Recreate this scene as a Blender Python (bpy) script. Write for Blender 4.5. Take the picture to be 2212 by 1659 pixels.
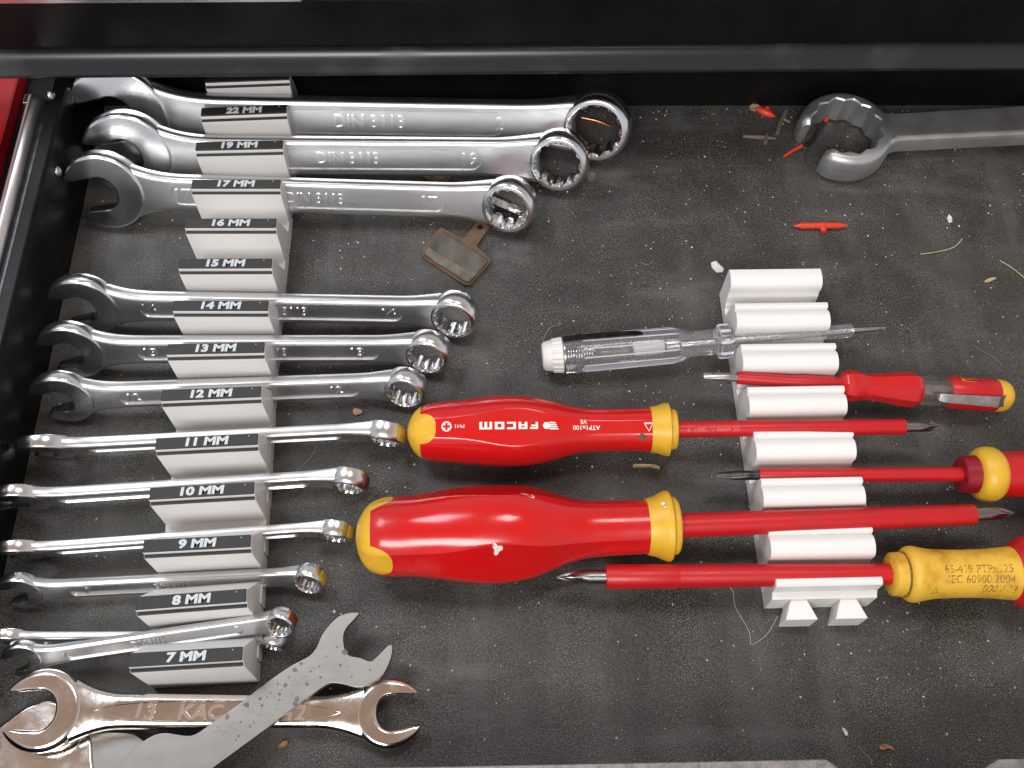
import bpy, bmesh, math, random
from mathutils import Vector, Matrix
for o in list(bpy.data.objects): bpy.data.objects.remove(o)
SC = bpy.context.scene; COL = SC.collection
S = 0.001                      # everything below is measured in millimetres
# ------------------------------------------------------------------ camera
F, UC, VC, CH = 2150.0, 1106.0, 829.5, 382.0
UPC = Vector((51, 1090, F)).normalized()
YC = Vector((1010 - UC, VC + 3550, -F)); YC = (YC - UPC * YC.dot(UPC)).normalized()
XC = YC.cross(UPC)
cd = bpy.data.cameras.new('camera'); cam = bpy.data.objects.new('camera', cd); COL.objects.link(cam)
rot = Matrix(((XC[0], XC[1], XC[2]), (YC[0], YC[1], YC[2]), (UPC[0], UPC[1], UPC[2])))
cam.matrix_world = Matrix.Translation((0, 0, CH * S)) @ rot.to_4x4()
cd.sensor_width = 36; cd.lens = 36 * F / 2212; cd.clip_start = 0.01; cd.clip_end = 20
SC.camera = cam
SC.render.resolution_x, SC.render.resolution_y = 1024, 768
def P(u, v, z):
    d = Vector((u - UC, VC - v, -F)); w = Vector((d.dot(XC), d.dot(YC), d.dot(UPC)))
    return Vector((0, 0, CH)) + w * ((z - CH) / w.z)
# ------------------------------------------------------------------ light
wd = bpy.data.worlds.new('World'); SC.world = wd; wd.use_nodes = True
nt = wd.node_tree; bg = nt.nodes['Background']
tc = nt.nodes.new('ShaderNodeTexCoord'); sx = nt.nodes.new('ShaderNodeSeparateXYZ')
nt.links.new(tc.outputs['Generated'], sx.inputs[0])
rp = nt.nodes.new('ShaderNodeValToRGB')                      # room: neutral walls, warmer and darker overhead
nt.links.new(sx.outputs['Z'], rp.inputs[0])
e = rp.color_ramp.elements
e[0].position = 0; e[0].color = (0.57, 0.58, 0.61, 1); e[1].position = 1; e[1].color = (0.26, 0.18, 0.13, 1)
for p_, c_ in ((.55, (0.40, 0.40, 0.41)), (.88, (0.29, 0.21, 0.16))):
    k = e.new(p_); k.color = (*c_, 1)
nt.links.new(rp.outputs[0], bg.inputs[0]); bg.inputs[1].default_value = 1.15
def area(name, loc, tgt, sxy, power, col):
    l = bpy.data.lights.new(name, 'AREA'); l.shape = 'RECTANGLE'; l.size, l.size_y = sxy; l.energy = power; l.color = col
    o = bpy.data.objects.new(name, l); COL.objects.link(o); o.location = loc
    o.rotation_euler = (Vector(tgt) - Vector(loc)).to_track_quat('-Z', 'Y').to_euler(); return o
area('ceiling_light', (-0.36, -1.12, 1.52), (0, .2, 0), (1.0, 0.5), 25, (1, 0.985, 0.97))
area('window_light', (-0.78, 0.80, 1.5), (0, .2, 0), (0.55, 0.55), 10, (0.80, 0.90, 1))
area('rear_ceiling_light', (0.28, 0.55, 1.75), (0.05, .2, 0), (0.34, 0.34), 5, (1, 0.97, 0.95))
SC.view_settings.view_transform = 'Standard'; SC.view_settings.look = 'None'
SC.view_settings.exposure = 0.12; SC.view_settings.gamma = 1
# ------------------------------------------------------------------ materials
MATS = {}
def mat(name, col, rough=.5, metal=0, col2=None, nscale=400, ndet=4, nlo=.35, nhi=.65, bump=0, bscale=900, rough2=None, stretch=None, scuff=None, **kw):
    m = bpy.data.materials.new(name); m.use_nodes = True; t = m.node_tree; b = t.nodes['Principled BSDF']
    b.inputs['Base Color'].default_value = (*col, 1); b.inputs['Roughness'].default_value = rough; b.inputs['Metallic'].default_value = metal
    for k_, v_ in kw.items():
        b.inputs[k_.replace('_', ' ')].default_value = v_
    c = t.nodes.new('ShaderNodeTexCoord'); src = c.outputs['Object']
    if stretch:
        mp = t.nodes.new('ShaderNodeMapping'); mp.inputs['Scale'].default_value = stretch; t.links.new(src, mp.inputs[0]); src = mp.outputs[0]
    def noise(sc, det):
        n = t.nodes.new('ShaderNodeTexNoise'); n.inputs['Scale'].default_value = sc; n.inputs['Detail'].default_value = det
        t.links.new(src, n.inputs['Vector']); return n.outputs['Fac']
    def rng(s, lo, hi, a, b_):
        r = t.nodes.new('ShaderNodeMapRange'); t.links.new(s, r.inputs[0])
        for i_, v_ in enumerate((lo, hi, a, b_)): r.inputs[i_ + 1].default_value = v_
        return r.outputs[0]
    if col2 or rough2 is not None:
        n = noise(nscale, ndet); fac = rng(n, nlo, nhi, 0, 1)
        if col2:
            x = t.nodes.new('ShaderNodeMix'); x.data_type = 'RGBA'; x.inputs['A'].default_value = (*col, 1); x.inputs['B'].default_value = (*col2, 1)
            t.links.new(fac, x.inputs['Factor']); t.links.new(x.outputs['Result'], b.inputs['Base Color'])
        if rough2 is not None:
            t.links.new(rng(fac, 0, 1, rough, rough2), b.inputs['Roughness'])
    if scuff:                      # sparse worn streaks: (colour, scale, threshold, stretch)
        sc_, ss_, st_, sv_ = scuff
        mp2 = t.nodes.new('ShaderNodeMapping'); mp2.inputs['Scale'].default_value = sv_; mp2.inputs['Rotation'].default_value = (.3, .5, .4); t.links.new(c.outputs['Object'], mp2.inputs[0])
        n2 = t.nodes.new('ShaderNodeTexNoise'); n2.inputs['Scale'].default_value = ss_; n2.inputs['Detail'].default_value = 8; n2.inputs['Roughness'].default_value = .65; t.links.new(mp2.outputs[0], n2.inputs['Vector'])
        fc = rng(n2.outputs['Fac'], st_, st_ + .12, 0, .8); old = b.inputs['Base Color'].links
        x2 = t.nodes.new('ShaderNodeMix'); x2.data_type = 'RGBA'; x2.inputs['A'].default_value = (*col, 1); x2.inputs['B'].default_value = (*sc_, 1)
        if old: t.links.new(old[0].from_socket, x2.inputs['A'])
        t.links.new(fc, x2.inputs['Factor']); t.links.new(x2.outputs['Result'], b.inputs['Base Color'])
    if bump:
        n = noise(bscale, 3); bp = t.nodes.new('ShaderNodeBump'); bp.inputs['Strength'].default_value = bump; bp.inputs['Distance'].default_value = 0.0004
        t.links.new(n, bp.inputs['Height']); t.links.new(bp.outputs[0], b.inputs['Normal'])
    MATS[name] = m; return m
mat('satin', (.62, .625, .635), .31, 1, (.68, .68, .69), 60, rough2=.35, scuff=((.42, .42, .43), 160, .66, (.4, 3, 3)))
mat('stamp', (.74, .74, .75), .30, 1)
mat('polish', (.82, .83, .85), .20, 1, (.76, .76, .77), 60, rough2=.26, scuff=((.5, .5, .51), 180, .64, (.5, 3, 3)))
mat('warmchrome', (.88, .83, .79), .09, 1, (.74, .69, .65), 140, ndet=7, rough2=.24, bump=.08, bscale=450)
mat('tip_steel', (.34, .34, .35), .24, 1, (.22, .22, .22), 400, rough2=.36)
mat('cast', (.48, .49, .485), .36, .85, (.58, .585, .575), 70, ndet=6, rough2=.44, bump=.03, bscale=900, scuff=((.26, .26, .255), 120, .62, (.6, 2, 2)))
mat('stamp_warm', (.95, .90, .86), .22, 1)
mat('pitted', (.32, .31, .295), .34, .95, (.345, .335, .315), 150, ndet=9, rough2=.36, bump=.015, bscale=900, stretch=(.6, 1.6, 1), scuff=((.20, .19, .17), 260, .70, (1, 2, 2)))
mat('pit', (.12, .11, .10), .75, .2, (.20, .185, .17), 900)
mat('white', (.80, .785, .765), .42, 0, (.72, .69, .64), 55, ndet=7, nlo=.55, nhi=.85, scuff=((.52, .47, .40), 90, .68, (1, 2, 2)), bump=.05, bscale=300, stretch=(.15, 1, 9), Subsurface_Weight=.15, Subsurface_Radius=(.002, .0016, .0012))
mat('black_plastic', (.010, .010, .010), .48, 0, (.022, .021, .021), 500, bump=.35, bscale=700, stretch=(3, 3, 1))
mat('letter', (.55, .58, .60), .45)
mat('red_gloss', (.60, .008, .009), .15, 0, (.50, .012, .012), 45, ndet=9, nlo=.4, nhi=.75, rough2=.34, scuff=((.66, .10, .09), 120, .68, (.5, 4, 4)), Coat_Weight=.2, Coat_Roughness=.1)
mat('red_soft', (.53, .008, .011), .34, 0, (.45, .008, .011), 70, ndet=7, rough2=.46, bump=.04, bscale=300, scuff=((.22, .02, .02), 150, .68, (.6, 3, 3)))
mat('red_dark', (.27, .006, .016), .38, 0, (.23, .006, .014), 100)
mat('yellow', (.74, .43, .03), .40, 0, (.68, .38, .025), 150, bump=.05, bscale=700, scuff=((.42, .24, .03), 110, .66, (1, 2, 2)))
mat('yellow_worn', (.74, .44, .045), .46, 0, (.52, .23, .014), 120, ndet=6, nlo=.5, nhi=.72, bump=.15, bscale=700)
mat('grime', (.06, .045, .02), .7, 0, (.30, .15, .01), 600, bump=.3)
mat('tape_yellow', (.46, .28, .03), .45, 0, (.30, .17, .03), 250)
mat('tape_red', (.16, .035, .02), .45, .3)
mat('print_grey', (.62, .60, .58), .4)
mat('print_cream', (.78, .76, .70), .35)
mat('print_dark', (.20, .105, .025), .6, 0, (.52, .27, .02), 700, nlo=.42, nhi=.58)
mat('print_orange', (.72, .25, .02), .4)
mat('print_pink', (.62, .16, .15), .45)
mat('dark_steel', (.055, .056, .058), .30, 1, (.10, .10, .10), 300, rough2=.4)
mat('bright_steel', (.55, .54, .52), .22, 1, (.42, .40, .38), 300, rough2=.35)
mat('paint_black', (.005, .005, .0055), .24, 0, (.008, .0075, .007), 40, rough2=.36, bump=.06, bscale=260, Specular_IOR_Level=.16)
mat('lip_black', (.010, .011, .013), .27, 0, (.05, .05, .05), 25, ndet=7, nlo=.52, nhi=.80, rough2=.5, scuff=((.14, .14, .14), 45, .66, (.6, 2, 2)))
mat('paint_red', (.42, .006, .012), .30, 0, (.36, .006, .010), 30)
mat('rail', (.80, .78, .78), .28, 1, (.70, .68, .68), 60, rough2=.36)
mat('rim_grey', (.20, .19, .185), .42, .7, (.30, .285, .28), 300, rough2=.5, bump=.5, bscale=1300)
mat('rust', (.105, .072, .047), .75, .15, (.185, .10, .052), 180, ndet=8, bump=.5, bscale=700)
mat('worn', (.10, .09, .07), .8, 0, (.18, .16, .125), 200, ndet=7, bump=.4)
mat('friction', (.055, .05, .043), .85, 0, (.12, .11, .09), 110, ndet=9, bump=.6, bscale=600, stretch=(1.3, .5, 1))
mat('copper', (.75, .30, .14), .28, 1)
mat('clear', (.95, .95, .99), .05, 0, IOR=1.30, Transmission_Weight=.90)
mat('rib', (.80, .80, .88), .18, 0, IOR=1.45, Transmission_Weight=.35)
mat('smoky', (.62, .55, .50), .12, 0, IOR=1.4, Transmission_Weight=.9)
mat('white_cap', (.74, .73, .71), .45, 0, (.70, .68, .65), 120, bump=.1)
mat('orange', (.72, .055, .022), .4)
mat('brown_plastic', (.16, .12, .10), .5, 0, (.11, .085, .07), 400)
mat('tan', (.46, .31, .19), .8, 0, (.33, .2, .12), 700, bump=.4)
mat('leaf', (.30, .13, .06), .8, 0, (.42, .22, .11), 500, bump=.4)
mat('straw', (.50, .40, .25), .7, 0, (.38, .29, .16), 600)
mat('paper', (.72, .70, .66), .8, 0, (.62, .60, .56), 500, bump=.3)
mat('hair', (.26, .22, .18), .5)
mat('speck_white', (.66, .64, .60), .8); mat('speck_tan', (.36, .27, .17), .8); mat('speck_dark', (.17, .12, .08), .8)
mat('wire_black', (.012, .012, .012), .45)
def mat_rubber():
    m = bpy.data.materials.new('rubber'); m.use_nodes = True; t = m.node_tree; b = t.nodes['Principled BSDF']; L = t.links.new
    c = t.nodes.new('ShaderNodeTexCoord')
    def N(sc, det, rg=.5):
        n = t.nodes.new('ShaderNodeTexNoise'); n.inputs['Scale'].default_value = sc; n.inputs['Detail'].default_value = det; n.inputs['Roughness'].default_value = rg
        L(c.outputs['Object'], n.inputs['Vector']); return n.outputs['Fac']
    def R(s, lo, hi, a=0, b_=1):
        r = t.nodes.new('ShaderNodeMapRange'); L(s, r.inputs[0])
        for i_, v_ in enumerate((lo, hi, a, b_)): r.inputs[i_ + 1].default_value = v_
        return r.outputs[0]
    def mix(f, a, b_):
        x = t.nodes.new('ShaderNodeMix'); x.data_type = 'RGBA'; L(f, x.inputs['Factor'])
        for nme, s in (('A', a), ('B', b_)):
            if isinstance(s, tuple): x.inputs[nme].default_value = (*s, 1)
            else: L(s, x.inputs[nme])
        return x.outputs['Result']
    def mul(a, b_):
        q = t.nodes.new('ShaderNodeMath'); q.operation = 'MULTIPLY'; L(a, q.inputs[0]); L(b_, q.inputs[1]); return q.outputs[0]
    base = mix(R(N(16, 7, .6), .36, .66), (.011, .010, .0093), (.034, .0325, .0308))
    base = mix(R(N(900, 4, .6), .47, .72), base, (.064, .060, .054))                 # grain of the rubber
    base = mix(mul(R(N(2300, 2), .56, .64), R(N(45, 4), .38, .62, .3, 1)), base, (.26, .24, .20))   # fine dust
    base = mix(mul(R(N(30, 6, .65), .54, .80), R(N(6, 2), .35, .65)), base, (.14, .14, .14))            # chalky smudges
    def SM(sc, rot, st, lo, hi):
        mp = t.nodes.new('ShaderNodeMapping'); mp.inputs['Scale'].default_value = st; mp.inputs['Rotation'].default_value = (0, 0, rot); L(c.outputs['Object'], mp.inputs[0])
        n = t.nodes.new('ShaderNodeTexNoise'); n.inputs['Scale'].default_value = sc; n.inputs['Detail'].default_value = 7; n.inputs['Roughness'].default_value = .65; L(mp.outputs[0], n.inputs['Vector'])
        return R(n.outputs['Fac'], lo, hi, 0, .7)
    base = mix(SM(26, .9, (1, .25, 1), .50, .74), base, (.115, .113, .108))
    base = mix(SM(40, -.5, (.3, 1.2, 1), .54, .78), base, (.13, .127, .122))
    base = mix(R(N(22, 6, .6), .53, .70, 0, .5), base, (.040, .030, .024))                  # brown stains
    L(base, b.inputs['Base Color']); L(R(N(60, 4), .3, .7, .38, .58), b.inputs['Roughness'])
    b.inputs['Specular IOR Level'].default_value = .45
    bp = t.nodes.new('ShaderNodeBump'); bp.inputs['Strength'].default_value = .55; bp.inputs['Distance'].default_value = .0003
    L(N(1300, 4), bp.inputs['Height']); L(bp.outputs[0], b.inputs['Normal'])
    MATS['rubber'] = m
mat_rubber()
# ------------------------------------------------------------------ builders
ORG = {}
def tag(o, label=None, cat=None, group=None, kind=None):
    for k_, v_ in (('label', label), ('category', cat), ('group', group), ('kind', kind)):
        if v_: o[k_] = v_
    return o
def thing(name, org, label, cat, group=None):
    o = bpy.data.objects.new(name, None); COL.objects.link(o); o.empty_display_size = .01
    org = Vector((org[0], org[1], 0)); o.location = org * S; ORG[o.name] = org
    return tag(o, label, cat, group)
def mk(name, verts, faces, m, parent=None, smooth=40, bevel=0, seg=3, org=None):
    org = ORG[parent.name] if parent else Vector(org or (0, 0, 0))
    me = bpy.data.meshes.new(name); me.from_pydata([tuple((Vector(v) - org) * S) for v in verts], [], faces); me.validate()
    bm = bmesh.new(); bm.from_mesh(me); bmesh.ops.recalc_face_normals(bm, faces=bm.faces); bm.to_mesh(me); bm.free()
    me.materials.append(MATS[m])
    o = bpy.data.objects.new(name, me); COL.objects.link(o); ORG[o.name] = org
    if parent: o.parent = parent
    else: o.location = org * S
    if smooth:
        me.shade_smooth()
        if not bevel: me.set_sharp_from_angle(angle=math.radians(smooth))
    if bevel:
        b = o.modifiers.new('bevel', 'BEVEL'); b.width = bevel * S; b.segments = seg; b.limit_method = 'ANGLE'; b.angle_limit = math.radians(35); b.harden_normals = True
    return o
def frame(o, L, N):
    L = L.normalized(); N = (N - L * N.dot(L)).normalized(); W = N.cross(L)
    return lambda x, y, z: o + L * x + W * y + N * z
WORLD = lambda x, y, z: Vector((x, y, z))
def prism(fr, poly, z0, z1):
    n = len(poly)
    v = [fr(x, y, z0) for x, y in poly] + [fr(x, y, z1) for x, y in poly]
    f = [list(range(n))[::-1], list(range(n, 2 * n))] + [[i, (i + 1) % n, n + (i + 1) % n, n + i] for i in range(n)]
    return v, f
def extr(fr, prof, x0, x1):            # profile in (y,z), pulled along x
    n = len(prof)
    v = [fr(x0, y, z) for y, z in prof] + [fr(x1, y, z) for y, z in prof]
    f = [list(range(n))[::-1], list(range(n, 2 * n))] + [[i, (i + 1) % n, n + (i + 1) % n, n + i] for i in range(n)]
    return v, f
def box(x0, x1, y0, y1, z0, z1, fr=WORLD): return prism(fr, [(x0, y0), (x1, y0), (x1, y1), (x0, y1)], z0, z1)
def loft(rings, caps=(True, True), closed=True):
    n = len(rings[0]); v = [p for r in rings for p in r]; f = []
    for i in range(len(rings) - 1):
        for j in range(n if closed else n - 1):
            a = i * n + j; b = i * n + (j + 1) % n; f.append([a, b, b + n, a + n])
    if caps[0]: f.append(list(range(n))[::-1])
    if caps[1]: f.append(list(range((len(rings) - 1) * n, len(rings) * n)))
    return v, f
def lathe(fr, prof, seg=40, rmod=None, caps=(True, True)):
    return loft([[fr(x, (rmod(x, 2 * math.pi * j / seg, r) if rmod else r) * math.sin(2 * math.pi * j / seg),
                      (rmod(x, 2 * math.pi * j / seg, r) if rmod else r) * math.cos(2 * math.pi * j / seg)) for j in range(seg)] for x, r in prof], caps)
def tube(pts, r, seg=8, caps=True):
    rings = []; n = len(pts)
    for i, p in enumerate(pts):
        d = (pts[min(i + 1, n - 1)] - pts[max(i - 1, 0)]).normalized()
        a = d.cross(Vector((0, 0, 1))); a = a.normalized() if a.length > 1e-3 else Vector((1, 0, 0)); b = d.cross(a)
        rr = r[i] if isinstance(r, (list, tuple)) else r
        rings.append([p + (a * math.cos(2 * math.pi * j / seg) + b * math.sin(2 * math.pi * j / seg)) * rr for j in range(seg)])
    return loft(rings, (caps, caps))
def curve_pts(ps, n=24):               # Catmull-Rom through points
    out = []; q = [ps[0]] + list(ps) + [ps[-1]]
    for i in range(1, len(q) - 2):
        for k_ in range(n):
            t = k_ / n; a, b, c, d = q[i - 1:i + 3]
            out.append(.5 * ((2 * b) + (c - a) * t + (2 * a - 5 * b + 4 * c - d) * t * t + (3 * b - a - 3 * c + d) * t ** 3))
    return out + [ps[-1]]
def interp(tab, x):
    if x <= tab[0][0]: return tab[0][1]
    for (a, p), (b, q) in zip(tab, tab[1:]):
        if x <= b: return p + (q - p) * (x - a) / (b - a)
    return tab[-1][1]
def spline(tab, n=6):                  # smooth (x,r) table
    v = curve_pts([Vector((a, b, 0)) for a, b in tab], n); return [(p.x, max(p.y, 0.02)) for p in v]
def jaw_loft(fr_, s, R, tj, ang, front=36, taper=.5, rnd=1.0):
    # an open spanner head as one lofted C: outer rim <-> jaw faces, domed edges
    e_ = (math.cos(ang), math.sin(ang)); q_ = (-math.sin(ang), math.cos(ang)); n = 60
    inner = [Vector((.76 * s, .50 * s, 0)), Vector((.70 * s, .465 * s, 0)), Vector((.30 * s, .49 * s, 0))]
    inner += [Vector((.05 * s - .44 * s * math.sin(math.pi * i / 16), .5 * s * math.cos(math.pi * i / 16), 0)) for i in range(17)]
    inner += [Vector((.30 * s, -.49 * s, 0)), Vector((.70 * s, -.465 * s, 0)), Vector((.76 * s, -.50 * s, 0))]
    acc = [0]
    for a, b in zip(inner, inner[1:]): acc.append(acc[-1] + (b - a).length)
    rings = []
    for i in range(n + 1):
        ph = math.radians(front + (360 - 2 * front) * i / n); back = .5 - .5 * math.cos(2 * math.pi * i / n)
        o = Vector((math.cos(ph), math.sin(ph), 0)) * R * (.97 + .03 * back)
        d = acc[-1] * i / n; k_ = max(j for j in range(len(acc)) if acc[j] <= d + 1e-9); k_ = min(k_, len(inner) - 2)
        p = inner[k_] + (inner[k_ + 1] - inner[k_]) * ((d - acc[k_]) / (acc[k_ + 1] - acc[k_])); w = (p - o).length
        mid = (o + p) / 2; h = tj / 2 * (1 - taper * max(0, mid.x / (.85 * s)) ** 1.3); b_ = min(rnd, .33 * w, .8 * h) / w; ci = .5 * b_
        sec = [(0, 0), (.0, h * 1 - b_ * w), (.3 * b_, h - .3 * b_ * w), (b_, h), (min(1.3 * b_, .48), h), (.5, h), (1 - 1.4 * ci, h), (1 - ci, h), (1 - .3 * ci, h - .3 * ci * w), (1, h - ci * w)]
        sec = sec + [(a, -z) for a, z in sec[::-1] if z > 0]
        row = []
        for t, z in sec:
            q = o + (p - o) * t; row.append(fr_(q.x * e_[0] + q.y * q_[0], q.x * e_[1] + q.y * q_[1], z))
        rings.append(row)
    return loft(rings)
TXT = {}
def text(s, w, h, ex=.2, bold=0.0, shear=0):
    key = (s, bold, shear)
    if key not in TXT:
        c = bpy.data.curves.new('t', 'FONT'); c.body = s; c.size = 1; c.extrude = .05; c.offset = bold; c.shear = shear; c.resolution_u = 3
        o = bpy.data.objects.new('t', c); COL.objects.link(o); dg = bpy.context.evaluated_depsgraph_get(); me = o.evaluated_get(dg).to_mesh()
        vs = [v.co.copy() for v in me.vertices]; fs = [list(p.vertices) for p in me.polygons]
        o.evaluated_get(dg).to_mesh_clear(); bpy.data.objects.remove(o); bpy.data.curves.remove(c)
        x0, x1 = min(v.x for v in vs), max(v.x for v in vs); y0, y1 = min(v.y for v in vs), max(v.y for v in vs)
        TXT[key] = ([((v.x - x0) / (x1 - x0) - .5, (v.y - y0) / (y1 - y0) - .5, 1 if v.z > 0 else 0) for v in vs], fs)
    vs, fs = TXT[key]
    return [(x * w, y * h, z * ex) for x, y, z in vs], fs
def join(*vf):
    V, Fc = [], []
    for v, f in vf:
        n = len(V); V += list(v); Fc += [[i + n for i in q] for q in f]
    return V, Fc
# ------------------------------------------------------------------ the drawer and chest (setting)
XL, XR, YF, YB = -187, 330, 20, 350
v, f = box(XL, XR, YF, YB, -3, 0)
tag(mk('rubber_mat', v, f, 'rubber', smooth=0), kind='structure')
dr = thing('steel_tray', (0, 200, 0), 'black painted steel drawer that the mat and tools lie in', 'drawer')
v, f = extr(frame(Vector((XL, YF - 10, 0)), Vector((0, 1, 0)), Vector((0, 0, 1))), [(0.2, -6), (0.2, 36), (1.5, 38), (7, 38), (7, 34), (3, 33), (3, -6)], 0, YB - YF + 14)
mk('side_wall', v, f, 'paint_black', dr, bevel=.8)
v, f = box(XL - 2, XR, YB + .2, YB + 3, -6, 38); mk('back_wall', v, f, 'paint_black', dr, bevel=.6)
v, f = box(XL - 8, XR, YF - 10, YB + 3, -6.5, -3.2); mk('bottom_pan', v, f, 'paint_black', dr, smooth=0)
yr = P(1500, 1645, 38).y
v, f = prism(WORLD, [(-40, yr - 22), (-40, yr), (111, yr), (119, yr - 6), (158, yr - 6), (168, yr - 1), (XR, yr - 1), (XR, yr - 22)], 36, 38)
mk('front_flange', v, f, 'rim_grey', dr, bevel=.5)
v, f = box(XL, XR, yr - 24, yr - 21.8, -6, 38); mk('front_wall', v, f, 'paint_black', dr, bevel=.5)
for (u, vv, r) in ((125, 371, 2.3), (110, 206, 2.0)):
    # the rivet sits on the face of the side wall: march along the ray to x = XL
    a, b = P(u, vv, 0), P(u, vv, 60); t = (XL - a.x) / (b.x - a.x); c = a + (b - a) * t
    v, f = lathe(frame(c, Vector((1, 0, 0)), Vector((0, 0, 1))), [(-.5, r), (.3, r), (1.0, r * .8), (1.5, r * .4), (1.55, .05)], 20)
    mk('rivet', v, f, 'bright_steel', dr)
rl = thing('drawer_slide', (-200, 280, 0), 'shiny steel ball-bearing slide rail running along the drawer side', 'drawer slide')
fr_ = frame(Vector((0, 60, 0)), Vector((0, 1, 0)), Vector((0, 0, 1)))       # y of the frame is -x of the world
v, f = extr(fr_, [(-XL + 9.6, 16), (-XL + 9.6, 33), (-XL + 10.2, 36), (-XL + 11.6, 38), (-XL + 13.4, 38.9), (-XL + 15, 38.6), (-XL + 16.8, 37), (-XL + 17.8, 34), (-XL + 18, 16)], 0, P(60, 205, 38).y - 60)
mk('outer_rail', v, f, 'rail', rl, smooth=50)
v, f = extr(fr_, [(-XL + 7.2, 24), (-XL + 7.2, 34), (-XL + 8, 35), (-XL + 9.8, 35), (-XL + 10, 34), (-XL + 10, 24)], 0, 262)
mk('inner_rail', v, f, 'dark_steel', rl, bevel=.5)
ch = thing('tool_chest', (0, 330, 0), 'black chest front with rolled lower lip above the open drawer and red side', 'tool chest')
yf_, yb_ = P(1100, 161, 50).y, P(1100, 98, 60).y
prof = [(yb_ + 3, 49), (yf_ + 1.2, 49.2), (yf_ + .5, 49.5), (yf_ + .1, 50.1), (yf_, 50.8), (yf_ + .3, 51.8), (yf_ + 1.1, 52.8)]
prof += [(yf_ + 1.1 + (yb_ - yf_ - 2.5) * t, 52.8 + 6.6 * t + 1.1 * math.sin(math.pi * t)) for t in (.15, .3, .45, .6, .75, .9, 1)] + [(yb_ + .6, 59.7), (yb_ + 3, 60)]
frl = frame(Vector((0, 0, 0)), Vector((1, 0.012, 0)), Vector((0, 0, 1)))
v, f = extr(frl, prof, -330, 380); mk('rolled_lip', v, f, 'lip_black', ch)
zt = 60
while P(600, -1, zt).y > yb_ + .5: zt += .25
v, f = extr(frl, [(yb_ + .1, 59.2), (yb_ + .5, zt), (yb_ + 9, zt), (yb_ + 9, 59.2)], -330, 380); mk('front_panel', v, f, 'paint_black', ch)
v, f = extr(frl, [(yb_ - .4, zt + .2), (yb_ - .4, zt + 16), (yb_ + 9, zt + 16), (yb_ + 9, zt + .2)], -330, -70); mk('trim_strip', v, f, 'rail', ch, bevel=.4)
v, f = extr(frl, [(yb_ + 3.2, 40), (yb_ + 3.2, 60), (yb_ + 30, 60), (yb_ + 30, 40)], -330, 380); mk('cross_rail', v, f, 'paint_black', ch, smooth=0)
v, f = prism(WORLD, [(-330, 100), (XL - 40, 100), (XL - 40, 420), (-330, 420)], -30, 10)
mk('side_panel', v, f, 'paint_red', ch, bevel=1)
v, f = prism(WORLD, [(-330, 100), (XL - 36, 100), (XL - 36, 284), (-330, 250)], 10.2, 22); mk('side_flange', v, f, 'paint_red', ch, bevel=2)
v, f = box(XL - 39.8, XL - 8.2, 60, 420, -30, 3); mk('slide_channel', v, f, 'paint_black', ch, bevel=1)
# a short sheet tongue of the chest's slide bracket
c = P(38, 212, 34); v, f = box(c.x + 1, c.x + 6, c.y, c.y + 5, 30, 31.2); mk('slide_bracket', v, f, 'rail', ch, bevel=.3)
# ------------------------------------------------------------------ wrench rack
LAB = [('22', 435.8, 232.4, 618, 225.6), ('19', 424.5, 306, 610.8, 302), ('17', 415, 387, 606.7, 387), ('16', 401.6, 471, 598, 471), ('15', 388, 558, 588.6, 557.4),
       ('14', 375, 648.4, 582, 648.7), ('13', 361.6, 742.3, 572.5, 738), ('12', 348, 841.8, 565.7, 833), ('11', 335, 945.7, 559.5, 934.8), ('10', 322.3, 1052.7, 551, 1040),
       ('9', 309.3, 1165.5, 543.5, 1153.5), ('8', 293.3, 1288.5, 533.2, 1270.4), ('7', 282, 1410, 523, 1395.5)]
rack = thing('wrench_rack', (-107, 200, 0), 'white printed wrench rack of linked blocks with black size labels', 'wrench rack')
rows = []
for n, a, b, c, d in LAB:
    p, q = P(a, b, 30), P(c, d, 30); mid = (p + q) / 2; rows.append((n, mid, (q - p).normalized()))
rows.insert(0, ('', rows[0][1] + Vector((-.4, 20.2, 0)), rows[0][2]))
BW = 19.5
for n, mid, dx in rows:
    fr_ = frame(Vector((mid.x, mid.y, 0)), dx, Vector((0, 0, 1)))
    v, f = extr(fr_, [(9.2, 7.1), (.5, 27.5), (0, 29.3), (-5, 29.3), (-5, 27.6), (-6.3, 27.6), *([(-6.8, 7), (-19.8, 7), (-20, 6), (-20, .3), (-19.6, 0)] if n != '7' else [(-6.8, .3), (-6.5, 0)]), (-.4, 0), (0, .3), (0, 6), (.1, 7.1)], -BW, BW)
    blk = mk('rack_block', v, f, 'white', rack, bevel=.35, seg=2)
    v, f = box(-BW + .15, BW - .15, -4.9, -.1, 29.25, 30, fr_)
    lp = mk('label_plate', v, f, 'black_plastic', blk, bevel=.3, seg=2)
    v, f = box(-BW + .2, BW - .2, -6.35, -5.05, 27.2, 27.9, fr_)
    mk('black_stripe', v, f, 'black_plastic', blk, bevel=.2, seg=2)
    if n:
        tv, tf = text(n + ' MM', 16.3 if len(n) > 1 else 13.6, 3.5, .28, .045, .08)
        mk('lettering', [fr_(x + .2, y - 2.45, z + 29.95) for x, y, z in tv], tf, 'letter', blk, smooth=0)
        v, f = lathe(frame(fr_(BW - 3.6, -1.1, 29.9), Vector((0, 0, 1)), Vector((1, 0, 0))), [(0, .25), (.25, .2), (.3, .02)], 8); mk('print_nub', v, f, 'letter', blk)
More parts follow.
